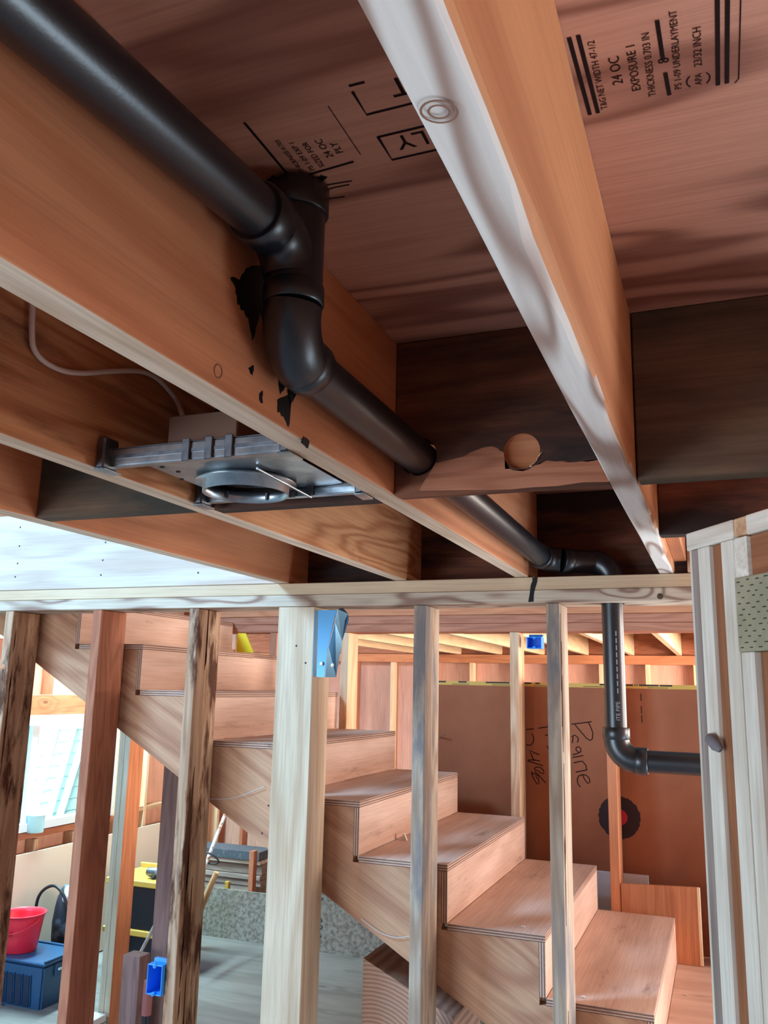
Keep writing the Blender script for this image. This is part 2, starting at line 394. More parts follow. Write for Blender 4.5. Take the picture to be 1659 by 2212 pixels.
# window
win = empty('window_1', (XW, (wy0+wy1)/2, wz0), kind='structure')
fx = (XW-.075, XW+.012)
box('window_frame', fx, (wy0+.002, wy1-.002), (wz0, wz0+.06), VINYL, parent=win)
box('window_frame', fx, (wy0+.002, wy1-.002), (wz1-.07, wz1-.002), VINYL, parent=win)
for a, b in ((wy0+.002, wy0+.06), (wy1-.06, wy1-.002)): box('window_frame', fx, (a, b), (wz0+.06, wz1-.07), VINYL, parent=win)
box('window_mullion', (XW-.06, XW-.005), (2.79, 2.85), (wz0+.06, wz1-.07), VINYL, parent=win)
box('window_sash', (XW-.05, XW-.02), (2.852, 2.88), (wz0+.06, wz1-.07), VINYL, parent=win)
for a, b in ((wy0+.06, 2.79), (2.88, wy1-.06)): box('window_pane', (XW-.046, XW-.042), (a, b), (wz0+.06, wz1-.07), GLASS, bev=0, parent=win)
p = hit(76, 1790, 0, XW+.03)
tub = lathe('plastic_tub', [(0, .0), (.06, 0), (.066, .12), (.07, .125), (.064, .125), (.056, .006), (0, .006)], TUB, (XW-.02+.05, p.y, wz0-.008),
      label='small translucent plastic tub standing on the window sill', cat='tub')

# ================================================================== JOISTS
def joist_mesh(name, x0, x1, y0, y1, mat, wane=0.0, bow=0.0, under='under', **kw):
    """long joist with slightly uneven lower edges (wane) built in many stations"""
    bm = bmesh.new(); n = 60; loc = Vector(((x0+x1)/2, (y0+y1)/2, (ZJ+ZC)/2)); h = (ZC-ZJ)/2-.001; w = (x1-x0)/2; rings = []
    ph = random.uniform(0, 9)
    for i in range(n+1):
        y = (y0-loc.y)+(y1-y0)*i/n
        c1 = .0015+wane*max(0, .45+.35*math.sin(i*.31+ph)+.3*math.sin(i*.93+ph*2)+.22*math.sin(i*2.1+ph)); c0 = .0015+.15*wane*max(0, math.sin(i*.7+ph))
        b = bow*math.sin(i*.19+ph)
        prof = [(-w, h), (-w, -h+c0), (-w+c0, -h), (w-c1, -h), (w-c1*.45, -h+c1*.35), (w, -h+c1*1.1), (w, h)]
        rings.append([bm.verts.new((px+b, y, pz)) for px, pz in prof])
    for A, B in zip(rings, rings[1:]):
        for k in range(7): bm.faces.new((A[k], A[(k+1) % 7], B[(k+1) % 7], B[k]))
    bm.faces.new(rings[0]); bm.faces.new(rings[-1][::-1])
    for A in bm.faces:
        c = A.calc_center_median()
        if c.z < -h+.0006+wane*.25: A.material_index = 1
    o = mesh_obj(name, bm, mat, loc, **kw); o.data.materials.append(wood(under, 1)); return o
JL = ['pale wavy-edged floor joist with white underside, rightmost, above the camera',
      'orange floor joist carrying the black drain pipe along its right side',
      'dark-stained floor joist behind the recessed light housing',
      'leftmost reddish floor joist beside the white rim board']
JM = ['joist_pale', 'joist', 'joist_stained', 'joist']
JO = []
for i, xj in enumerate(JX):
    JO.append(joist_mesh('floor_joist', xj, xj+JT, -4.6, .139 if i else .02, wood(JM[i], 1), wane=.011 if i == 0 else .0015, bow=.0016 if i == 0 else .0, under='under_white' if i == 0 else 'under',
              label=JL[i], cat='joist', group='floor joists overhead'))
xs = [(JX[3]+JT, JX[2]), (JX[2]+JT, JX[1]), (JX[1]+JT, JX[0])]
bl = ['grey-edged block between the two leftmost joists', 'block between joists right behind the light housing ring', 'dark block with a drilled round hole beside the black pipe']
# block with the pipe notch and the drilled hole, cut as real geometry
def drilled(name, x, y, z, holes, mat, **kw):
    o = box(name, x, y, z, mat, **kw)
    for (hx, hz, r, depth) in holes:
        bm = bmesh.new(); bmesh.ops.create_cone(bm, cap_ends=True, segments=32, radius1=r, radius2=r, depth=depth)
        me = bpy.data.meshes.new('cut'); bm.to_mesh(me); bm.free(); c = bpy.data.objects.new('cut', me); COL.objects.link(c)
        c.rotation_euler = (math.pi/2, 0, 0); c.location = (hx, y[0], hz)
        md = o.modifiers.new('hole', 'BOOLEAN'); md.object = c; md.operation = 'DIFFERENCE'; md.solver = 'EXACT'
        dg = bpy.context.evaluated_depsgraph_get(); nm = bpy.data.meshes.new_from_object(o.evaluated_get(dg)); o.modifiers.clear(); o.data = nm
        bpy.data.objects.remove(c)
    return o
box('blocking', (xs[0][0]+.001, xs[0][1]-.001), (YB, YB+.042), (ZJ+.001, ZC-.001), 'block_dark', label=bl[0], cat='block', group='blocking row between the joists')
box('blocking', (xs[1][0]+.001, xs[1][1]-.001), (YB+.02, YB+.062), (ZJ+.001, ZC-.001), 'block', label=bl[1], cat='block', group='blocking row between the joists')
hb = drilled('blocking', (xs[2][0]+.001, xs[2][1]-.001), (YB, YB+.042), (ZJ+.001, ZC-.001), [(2.2075, 2.502, .031, .022), (2.026, 2.507, .034, .2)], 'block', label=bl[2], cat='block', group='blocking row between the joists')
lathe('bored_recess', [(.0308, .0105), (.0308, .001), (0, .001)], wood('orange', 0), (2.2075, YB+.0118, 2.502), seg=32, axis=(0, -1, 0), parent=hb)
for k in range(7):    # torn fibres round the bored hole
    a = -.2+k*.12
    c = Vector((2.2075+.031*math.cos(a-.9), YB-.002, 2.502+.031*math.sin(a-.9)))
    tube('wood_splinter', [c, c+Vector((random.uniform(-.004, .012), -.004, random.uniform(-.006, .006)))], [.0012, .0003], wood('cream', 0), seg=5, parent=hb)
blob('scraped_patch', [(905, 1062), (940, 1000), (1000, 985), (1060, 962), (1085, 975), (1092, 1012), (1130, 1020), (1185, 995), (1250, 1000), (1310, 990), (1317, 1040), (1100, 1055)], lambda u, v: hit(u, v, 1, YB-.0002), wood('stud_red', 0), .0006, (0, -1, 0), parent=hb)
box('blocking', (JX[0]+JT+.001, 2.80), (YB, YB+.042), (ZJ+.001, ZC-.001), 'block_dark', label='long dark grey block right of the pale joist, rust streak on it', cat='block', group='blocking row between the joists')
box('blocking', (JX[0]+JT+.001, 2.86), (-.62, -.578), (ZJ+.001, 2.60), 'block', label='short brown block right of the pale joist, above the angled wall', cat='block')
box('blocking', (JX[0]+JT+.036, 2.9), (-.02, .022), (ZJ+.001, 2.56), 'stud', label='pale short block at the wall end right of the pale joist', cat='block')
box('joist_cleat', (JX[0]+JT+.001, JX[0]+JT+.034), (-.570, -.022), (ZJ+.03, ZC-.001), 'joist', label='orange board doubled against the right side of the pale joist', cat='board')
nx = JX[0]+JT
# rims closing the bays above the wall
box('rim_board', (JX[3]+.001, 4.4), (.1405, .178), (ZJ+.001, ZC-.001), 'block', label='dark red rim board on the stud wall closing the joist bays', cat='board')
rim = box('rim_board', (-1.4, JX[3]-.001), (.0, .04), (ZJ+.001, 2.730), 'white', label='wide white rim board with nail holes at left', cat='board')
for u, v in ((44, 1139), (42, 1179.5), (38, 1217), (33, 1246), (222, 1210), (218, 1242), (228, 1171.5), (428, 1237)):
    q = hit(u, v, 1, 0); lathe('nail_hole', [(0, .0006), (.0032, .0006), (.0036, 0)], STEELN, q, seg=10, axis=(0, -1, 0), parent=rim)

# rain streak on the long dark block
f = lambda u, v: hit(u, v, 1, YB)
# ================================================================== CEILING STAMPS
Z = ZC
def bar(lines, w, name='stamp_line', parent=None): return strokes(name, [[Vector((x, y, Z)) for x, y in l] for l in lines], INK, w, (0, 0, -1), parent=parent)
s1 = sheets[1]
for x in (2.3975, 2.406): bar([[(x-.003, -1.772), (x, -1.652)]], .0042, parent=s1)
X_, Y_ = (0, -1, 0), (-1, 0, 0)
for s, x, y, sz in (('T&G NET WIDTH 47-1/2', 2.4165, -1.656, .0098), ('24 OC', 2.436, -1.690, .0150), ('EXPOSURE 1', 2.452, -1.674, .0125), ('THICKNESS 0.703 IN', 2.466, -1.660, .0105), ('8', 2.4815, -1.706, .0150), ('PS 1-09 UNDERLAYMENT', 2.4915, -1.662, .0100), ('APA', 2.511, -1.662, .0095), ('23/32 INCH', 2.5115, -1.690, .0110)):
    text('stamp_text', s, sz, (x, y, Z), X_, Y_, INK, parent=s1)
bar([[(2.479, -1.656), (2.477, -1.692)], [(2.476, -1.712), (2.474, -1.766)]], .0040, parent=s1)
for x in (2.526, 2.5345): bar([[(x, -1.655), (x, -1.782)]], .0042, parent=s1)
bar([[(2.542, -1.653), (2.5455, -1.658), (2.5455, -1.782)]], .0012, parent=s1)
for sgn in (-1, 1): bar([[(2.5075+sgn*.003+sgn*.0080*math.cos(a), -1.670+.010*math.sin(a)) for a in [-.95+i*.19 for i in range(11)]]], .0014, parent=s1)
s2 = sheets[0]
bar([[(2.038, -1.766), (2.038, -1.652)], [(2.039, -1.652), (2.124, -1.660)]], .0034, parent=s2)
bar([[(2.137, -1.76), (2.137, -1.67)]], .0010, parent=s2)
for s, x, y, sz in (('THICKNESS 0.703', 2.060, -1.662, .0085), ('PS 1-09 EXP 1', 2.074, -1.660, .0100), ('SIZED FOR', 2.088, -1.662, .0105), ('24 OC', 2.106, -1.676, .0130), ('PLY', 2.120, -1.680, .0130)):
    text('stamp_text', s, sz, (x, y, Z), X_, Y_, INK, parent=s2)
bar([[(2.168, -1.694), (2.168, -1.648), (2.30, -1.650)], [(2.168, -1.693), (2.30, -1.695)]], .0036, parent=s2)
bar([[(2.1705, -1.772), (2.1705, -1.733), (2.30, -1.735)], [(2.1705, -1.781), (2.188, -1.781)]], .0034, parent=s2)
text('stamp_text', 'PLY', .036, (2.2405, -1.687, Z), (-1, 0, 0), (0, 1, 0), INK, parent=s2)
text('stamp_text', 'T', .040, (2.232, -1.776, Z), (-1, 0, 0), (0, 1, 0), INK, parent=s2)

# ================================================================== DRAIN PIPE
R = .0302; PX = 2.027
drain = empty('drain_pipe', (PX, -1.3, 2.5), label='long black plastic drain pipe with bends hung along the joist', cat='pipe')
YE = -.012; XV, YV = 2.2145, .070
P = lambda n, a, b, r=R: tube(n, [a, b], r, ABS, seg=28, parent=drain)
zu = lambda y: 2.640+(y+1.70)*.085
XU = 2.034
P('pipe', (XU, -2.75, zu(-2.75)), (XU, -1.715, zu(-1.715)))
def hubring(c, d, r=.0362, L=.03):
    c, d = Vector(c), Vector(d).normalized(); return tube('hub', [c, c+d*.002, c+d*(L-.003), c+d*L], [r-.002, r, r, r-.003], ABS, seg=28, parent=drain)
def arc(c0, d0, d1, rad, n=10):
    d0, d1 = Vector(d0).normalized(), Vector(d1).normalized(); ang = d0.angle(d1); nrm = (d1-d0*d0.dot(d1)).normalized(); c = Vector(c0)+nrm*rad
    return [c-nrm*rad*math.cos(ang*i/n)+d0*rad*math.sin(ang*i/n) for i in range(n+1)]
# upper tee: a vertical body up through the floor, the level run sweeping into it
du = Vector((0, 1, .085)).normalized(); XT, YT = XU+.004, -1.634
a1 = arc((XU, -1.690, zu(-1.69)), du, (.02, .14, -1), .048)
hubring((XU, -1.728, zu(-1.728)), du, .0365, .040)
tube('tee_sweep', a1, .0345, ABS, seg=28, parent=drain)
tube('tee_body', [(XT, YT, ZC-.003), (XT, YT, 2.57)], .0350, ABS, seg=28, parent=drain)
hubring((XT, YT, ZC-.040), (0, 0, 1), .0390, .037)
hubring((XT, YT, 2.562), (0, 0, 1), .0375, .026)
e2 = Vector((XT, YT, 2.562))
ztop = 2.510
dn = Vector((0, 0, -1)); dl = Vector((0, 1, -.010)).normalized()
a2 = arc(e2, dn, dl, .050)
sh = Vector((PX, a2[-1].y, ztop))-a2[-1]
n2 = len(a2); a2 = [q+sh*(i/(n2-1)) for i, q in enumerate(a2)]
tube('elbow', a2, .0355, ABS, seg=28, parent=drain)
e3 = a2[-1]
hubring(e3-dl*.004, dl, .0368, .030)
P('pipe', e3, (PX, YE-.030, 2.494))
e4 = Vector((PX, YE-.030, 2.494))
hubring(e4-Vector((0, .02, 0)), (0, 1, 0), .0365, .030)
a3 = arc(e4, (0, 1, 0), (1, 0, -.12), .052); 
tube('elbow', a3, .0355, ABS, seg=28, parent=drain)
e5 = a3[-1]; e6 = Vector((XV-.050, YV-.0, 2.487))
YH = e5.y
P('pipe', e5, (e6.x, YV, e6.z), .0345)
hubring(e5, (1, (YV-e5.y)/(e6.x-e5.x), -.06), .0372, .03)
a4 = arc((e6.x, YV, e6.z), (1, 0, -.06), (0, 0, -1), .050)
hubring(a4[0], (1, 0, -.06), .0372, .012)
tube('elbow', a4, .0355, ABS, seg=28, parent=drain)
xv = a4[-1].x
P('pipe', a4[-1], (xv, YV, 2.000))
hubring((xv, YV, 2.016), (0, 0, -1), .0375, .034)
a5 = arc((xv, YV, 1.985), (0, 0, -1), (1, 0, -.012), .058)
tube('elbow', a5, .0355, ABS, seg=28, parent=drain)
hubring(a5[-1]-Vector((.006, 0, 0)), (1, 0, -.012), .0375, .032)
P('pipe', a5[-1], (3.3, YV, a5[-1].z-.010))
cd = (Vector((xv, YV, 0))-Vector((CP.x, CP.y, 0))).normalized(); side = Vector((-cd.y, cd.x, 0))
sp = Vector((xv, YV, 2.035))-cd*(R+.0002)-side*.012
text('pipe_print', 'ITE PIPE', .0155, sp, (0, 0, 1), side, plain('print_grey', (176, 180, 184), .6), parent=drain)
strokes('pipe_print', [[sp+Vector((0, 0, .075+.02*i))+side*.004, sp+Vector((0, 0, .089+.02*i))+side*.004] for i in range(9)], MATS['print_grey'], .003, -cd, lift=.0008, parent=drain)

# black primer smears beside the pipe
J1R = JX[1]+JT
fj = lambda u, v: hit(u, v, 0, J1R)
fc_ = lambda u, v: hit(u, v, 2, ZC)
sm = lambda ol, pf, th, nr, par: blob('primer_smear', ol, pf, TAR, th, nr, parent=par)
sm([(498, 598), (516, 604), (530, 580), (560, 570), (610, 580), (620, 650), (618, 740), (600, 760), (585, 715), (566, 690), (560, 668), (549, 728), (543, 735), (538, 690), (522, 668), (512, 655), (508, 625)], fj, .0012, (1, 0, 0), JO[1])
sm([(575, 730), (600, 780), (640, 850), (628, 880), (620, 835), (605, 850), (600, 810), (580, 770)], fj, .0010, (1, 0, 0), JO[1])
sm([(598, 862), (630, 850), (628, 880), (624, 925), (612, 900), (600, 890)], fj, .0008, (1, 0, 0), JO[1])
sm([(655, 940), (668, 950), (665, 968), (650, 955)], fj, .0006, (1, 0, 0), JO[1])
sm([(560, 850), (568, 845), (566, 870), (560, 866)], fj, .0006, (1, 0, 0), JO[1])
sm([(536, 795), (548, 790), (545, 815)], fj, .0006, (1, 0, 0), JO[1])
sm([(565, 400), (590, 380), (630, 398), (665, 405), (690, 425), (680, 470), (690, 520), (640, 540), (600, 470)], fc_, .004, (0, 0, -1), sheets[0])
sm([(682, 385), (692, 378), (705, 380), (700, 395), (688, 402), (683, 397)], fc_, .001, (0, 0, -1), sheets[0])
strokes('primer_smear', [[fc_(u, v) for u, v in l] for l in ([(690, 415), (720, 405), (755, 398)], [(690, 440), (715, 428), (745, 424)], [(700, 400), (760, 390)])], TAR, .0022, (0, 0, -1), parent=sheets[0])

def knot_ring(par, pf, u, v, r, nrm):
    c = pf(u, v); n = Vector(nrm); a = n.orthogonal().normalized(); b = n.cross(a)
    strokes('knot_ring', [[c+(a*math.cos(2*math.pi*i/20)*r*1.15+b*math.sin(2*math.pi*i/20)*r) for i in range(21)]], plain('knot_line', (140, 98, 78), .9), .0016, nrm, parent=par)
knot_ring(JO[1], fj, 471, 802, .0075, (1, 0, 0))
fu = lambda u, v: hit(u, v, 2, ZJ)
for rr_ in (.0055, .0095): knot_ring(JO[0], lambda u, v: Vector((2.3625, hit(u, v, 2, ZJ).y, ZJ)), 925, 245, rr_, (0, 0, -1))

# ================================================================== RECESSED LIGHT HOUSING
lx0, lx1 = JX[2]+JT, JX[1]
zb = 2.449
lt = empty('recessed_light_housing', ((lx0+lx1)/2, -1.27, 2.445), label='galvanised recessed light housing with open ring slung between two joists', cat='light housing')
def channel(y, name='bar_hanger'):
    b = box(name, (lx0+.004, lx1-.004), (y-.003, y+.003), (zb-.002, zb+.024), GALV, bev=.0006, parent=lt)
    box('bar_flange', (lx0+.004, lx1-.004), (y-.003, y+.012), (zb-.004, zb-.0025), GALV, bev=.0003, parent=b)
    box('bar_flange', (lx0+.004, lx1-.004), (y-.003, y+.012), (zb+.0245, zb+.026), GALVD, bev=.0003, parent=b)
    for x in (lx0+.15, lx0+.19, lx0+.225):
        box('bar_clip', (x, x+.013), (y-.008, y-.0035), (zb-.006, zb+.029), GALVD, bev=.0008, parent=b)
    for sx in (lx0+.001, lx1-.016):
        box('end_bracket', (sx, sx+.015), (y-.022, y+.014), (zb-.010, zb+.042), GALVD, bev=.003, parent=b)
        box('end_foot', (sx-.0, sx+.02), (y-.026, y+.018), (zb-.0135, zb-.0105), GALV, bev=.001, parent=b)
    box('bar_groove', (lx0+.02, lx1-.02), (y-.0042, y-.0032), (zb+.008, zb+.014), GALVD, bev=0, parent=b)
    return b
channel(-1.425); channel(-1.150)
# plate with the can opening
RC = (1.746, -1.232, .0750)
bm = bmesh.new(); px0, px1, py0, py1 = 1.640, 1.900, -1.416, -1.158; N = 48; inn, out = [], []
for k in range(N):
    a = 2*math.pi*k/N; c, s = math.cos(a), math.sin(a); inn.append((RC[0]+RC[2]*c, RC[1]+RC[2]*s))
    tx = ((px1 if c > 0 else px0)-RC[0])/c if abs(c) > 1e-6 else 9; ty = ((py1 if s > 0 else py0)-RC[1])/s if abs(s) > 1e-6 else 9; t_ = min(tx, ty); out.append((RC[0]+c*t_, RC[1]+s*t_))
lo = Vector((RC[0], RC[1], zb+.012)); V = {}
for nm, L, zz in (('ib', inn, -.0006), ('ob', out, -.0006), ('it', inn, .0006), ('ot', out, .0006)): V[nm] = [bm.verts.new((q[0]-lo.x, q[1]-lo.y, zz)) for q in L]
for k in range(N):
    j = (k+1) % N
    for A, B in (('ib', 'ob'), ('ob', 'ot'), ('ot', 'it'), ('it', 'ib')): bm.faces.new((V[A][k], V[A][j], V[B][j], V[B][k]))
plate = mesh_obj('mounting_plate', bm, GALV, lo, parent=lt)
lathe('collar_ring', [(.076, .012), (.087, .004), (.087, .0025), (.075, .0025), (.074, -.016), (.073, -.016), (.073, .012)], GALV, (RC[0], RC[1], zb+.002), seg=64, closed=True, parent=lt)
lathe('can', [(.069, .0), (.069, .11), (0, .11), (0, .108), (.067, .108), (.067, .0)], GALVD, (RC[0], RC[1], zb+.014), seg=48, parent=lt)
for k in range(6):
    a = .5+k*math.pi/3
    box('ring_tab', (RC[0]+.071*math.cos(a)-.002, RC[0]+.071*math.cos(a)+.002), (RC[1]+.071*math.sin(a)-.003, RC[1]+.071*math.sin(a)+.003), (zb-.009, zb+.004), GALVD, bev=.0005, parent=lt)
for (u, v) in ((350, 1010), (385, 1020), (392, 1036), (520, 1018)):
    q = hit(u, v, 2, zb+.0105); lathe('plate_slot', [(0, -.0003), (.004, -.0003), (.0045, 0)], BLK, q, seg=10, parent=plate)
jb = box('junction_box', (1.700, 1.826), (-1.402, -1.322), (zb+.016, 2.528), BOXSTEEL, parent=lt)
tube('spring_rod', [hit(555, 1012, 2, zb+.006), hit(672, 1074, 2, zb-.006)], .0022, GALV, seg=8, parent=lt)
q0 = Vector((1.826, -1.36, 2.495)); pts = []; rr = []
for i in range(46):
    t_ = i/45; pts.append(Vector((1.826+.085*t_, -1.36+.12*t_*t_, 2.49-.012*math.sin(t_*3.0)))); rr.append(.0085 if i % 2 else .0068)
tube('flex_conduit', pts, rr, GALV, seg=12, parent=lt)
cpts = [hit(u, v, 0, JX[2]+JT+.009) for u, v in ((70, 600), (70, 665), (69, 715), (73, 752), (95, 780), (135, 800), (180, 806), (240, 802), (300, 802), (335, 815), (362, 840), (383, 868))]
def smooth_path(ps, n=6):
    out = []
    for i in range(len(ps)-1):
        p0, p1, p2, p3 = ps[max(i-1, 0)], ps[i], ps[i+1], ps[min(i+2, len(ps)-1)]
        for k in range(n):
            t = k/n; out.append(.5*((2*p1)+(p2-p0)*t+(2*p0-5*p1+4*p2-p3)*t*t+(3*p1-p0-3*p2+p3)*t**3))
    return out+[ps[-1]]
cpts.append(Vector((1.715, -1.385, 2.5295)))
tube('electrical_cable', smooth_path(cpts), .0042, CABLE, seg=8, label='white sheathed electrical cable looping down to the light housing box', cat='cable')

# ================================================================== STUD WALL (front)
box('top_plate', (-1.6, 2.62), (0, .14), (ZJ-.0375, ZJ-.0005), 'plate', label='upper of the two long top plates over the stud wall', cat='plate')
tp = box('top_plate', (-1.6, 2.62), (-.001, .14), (ZJ-.076, ZJ-.0385), 'plate_swirl', label='lower swirl-grained top plate resting on the studs', cat='plate')
fp = lambda u, v: hit(u, v, 1, -.0012)
for ob_ in [o for o in COL.objects if o.name.startswith('top_plate')]:
    bm = bmesh.new(); bmesh.ops.create_cone(bm, cap_ends=True, segments=28, radius1=.036, radius2=.036, depth=.3)
    me = bpy.data.meshes.new('cut'); bm.to_mesh(me); bm.free(); c = bpy.data.objects.new('cut', me); COL.objects.link(c); c.location = (xv, YV, 2.40)
    md = ob_.modifiers.new('hole', 'BOOLEAN'); md.object = c; md.operation = 'DIFFERENCE'; md.solver = 'EXACT'
    dg = bpy.context.evaluated_depsgraph_get(); nm = bpy.data.meshes.new_from_object(ob_.evaluated_get(dg)); ob_.modifiers.clear(); ob_.data = nm
    bpy.data.objects.remove(c)
blob('tar_drip', [(1150, 1248), (1162, 1246), (1156, 1268), (1152, 1300), (1142, 1300), (1146, 1272)], fp, TAR, .0006, (0, -1, 0), parent=tp)
lathe('knot', [(0, .0006), (.0075, .0006), (.0085, 0)], wood('block_dark', 0), hit(1426, 1288, 1, -.001), seg=16, axis=(0, -1, 0), parent=tp)
def stud(k, pal, label, x=None, w=.038, y=(0, .14), z=(.04, ZJ-.0775), **kw):
    x = k*.4064 if x is None else x
    return box('wall_stud', (x, x+w), y, z, pal, label=label, cat='stud', group='studs of the front wall', **kw)
sA = stud(0, 'stud_dark', 'leftmost wall stud, dark and bark-edged, cut by the photo edge')
sB = stud(1, 'stud_red', 'reddish wall stud between the window and the stairs')
sC = stud(2, 'stud_dark', 'weathered stud with the blue box on its lower left')
sD = stud(4, 'stud_grey', 'wall stud with bright right side just right of the metal hanger post')
sE = stud(5, 'stud_grey', 'grey streaked wall stud left of the vertical black pipe')
post = box('wall_post', (1.157, 1.288), (.0, .125), (.04, ZJ-.0775), 'post', label='thick pale wooden post with the metal hanger on it', cat='post')
# bark strips on the rough studs
def bark(st, x, y, n, z0, z1):
    for i in range(n):
        z = random.uniform(z0, z1); h = random.uniform(.05, .22); w = random.uniform(.002, .005)
        o = prism('bark_strip', [(y-w, z), (y+w, z+h*.3), (y+w*.6, z+h), (y-w*.8, z+h*.7)], 'yz', x-.0004, x+.0012, MATS.get('bark') or plain('bark', (84, 50, 34), .9), parent=st)
bark(sC, 2*.4064+.038, .06, 10, .8, 2.3); bark(sC, 2*.4064+.038, .03, 10, .8, 2.3); bark(sE, 5*.4064+.038, .012, 9, 1.0, 2.3); bark(sE, 5*.4064+.038, .02, 6, 1.6, 2.3); bark(sA, .038, .02, 8, 1.2, 2.3)
def face_marks(st, pts, y=0):   # nail heads on posts
    for u, v in pts:
        lathe('nail_head', [(0, .0008), (.003, .0008), (.0035, 0)], STEELN, hit(u, v, 1, y), seg=8, axis=(0, -1, 0), parent=st)
face_marks(post, ((640, 1395), (660, 1432), (580, 1740), (566, 1800)))
lathe('knot', [(0, .0012), (.008, .0010), (.0095, 0)], wood('joist', 0), hit(5, 1440, 1, 0)+Vector((.004, 0, 0)), seg=14, axis=(0, -1, 0), parent=sA)

# metal joist hanger hanging on the post's right side
hg = empty('joist_hanger', (1.34, -.0, 2.14), label='bent blue-grey metal hanger fixed at the top of the thick post', cat='hanger')
def sheet(name, pts, th, mat, parent, y0, y1): # bent sheet: polyline in xz extruded in y
    pass
hz0, hz1 = 2.142, 2.352
hx0 = 1.2895
# back flange lies flat on the post side, front flange is folded outward
box('hanger_flange', (hx0, hx0+.0022), (-.004, .11), (hz0, hz1), HANGER, bev=.0004, parent=hg)
bm = bmesh.new(); loc = Vector((hx0, 0, hz0))
prof = [(.000, -.004), (.030, -.0065), (.036, -.006)]
L = [hit(u, v, 1, -.006) for u, v in ((688, 1318), (684, 1462), (701, 1463), (708, 1400), (722, 1340), (728, 1318))]
F = prism('hanger_web', [(q.x, q.z) for q in L], 'xz', -.0075, -.0055, HANGER, parent=hg)
def plate3(name, pts, off, mat, **kw):
    off = Vector(off); loc = sum(pts, Vector())/len(pts); bm = bmesh.new(); A = [bm.verts.new(p-loc) for p in pts]; B = [bm.verts.new(p-loc+off) for p in pts]; n = len(pts)
    bm.faces.new(A); bm.faces.new(B[::-1])
    for i in range(n): bm.faces.new((A[i], B[i], B[(i+1) % n], A[(i+1) % n]))
    bmesh.ops.triangulate(bm, faces=[f for f in bm.faces if len(f.verts) > 4]); return mesh_obj(name, bm, mat, loc, **kw)
left = [(729, 1316), (723, 1345), (709, 1398), (702, 1463)]; right = [(725, 1463), (738, 1385), (752, 1340), (751, 1326), (740, 1313)]
plate3('hanger_lip', [hit(u, v, 1, -.010) for u, v in left]+[hit(u, v, 1, .040) for u, v in right], (.0012, .0012, 0), HANGER, parent=hg)
tube('hanger_edge', [hit(u, v, 1, -.0105) for u, v in left], .0012, plain('bright_zinc', (200, 214, 222), .35, .9), seg=6, parent=hg)
for u, v in ((694, 1434), (718, 1437)):
    q = hit(u, v, 1, -.0137); lathe('rivet_hole', [(0, .001), (.0055, .001), (.006, 0)], plain('bright_rivet', (240, 226, 204), .4), q, seg=14, axis=(0, -1, 0), parent=hg)

# blue electrical box on the third stud
def ebox(x1, y0, z0, w, h, d, label, name='electrical_box'):
    e = empty(name, (x1-w/2, y0, z0), label=label, cat='electrical box')
    t_ = .003; x0 = x1-w
    box('box_back', (x0, x1), (y0+d-t_, y0+d), (z0, z0+h), BLUEP, bev=.0008, parent=e)
    box('box_side', (x0, x0+t_), (y0, y0+d-t_), (z0, z0+h), BLUEP, bev=.0008, parent=e)
    box('box_side', (x1-t_, x1), (y0, y0+d-t_), (z0, z0+h), BLUEP, bev=.0008, parent=e)
    box('box_side', (x0+t_, x1-t_), (y0, y0+d-t_), (z0, z0+t_), BLUEP, bev=.0008, parent=e)
    box('box_side', (x0+t_, x1-t_), (y0, y0+d-t_), (z0+h-t_, z0+h), BLUEP, bev=.0008, parent=e)
    lathe('screw_tab', [(0, 0), (.006, 0), (.006, .012), (.002, .012), (.002, .004), (0, .004)], BLUEP, (x0+w/2, y0+.008, z0+h-.004), seg=12, axis=(0, -1, 0), parent=e)
    lathe('screw_tab', [(0, 0), (.006, 0), (.006, .012), (.002, .012), (.002, .004), (0, .004)], BLUEP, (x0+w/2, y0+.008, z0+.004), seg=12, axis=(0, -1, 0), parent=e)
    tube('nail', [(x0+.004, y0+.03, z0+h+.006), (x1+.004, y0+.035, z0+h+.008)], .0018, plain('bright_nail', (150, 220, 240), .3, .8), seg=8, parent=e)
    box('nail_bracket', (x0+.006, x1), (y0+.025, y0+.04), (z0+h, z0+h+.012), BLUEP, bev=.001, parent=e)
    return e
q = hit(352, 2150, 1, -.012)
ebox(2*.4064-.001, -.016, q.z-.004, .056, .088, .07, 'bright blue plastic electrical box nailed to the left of a stud')

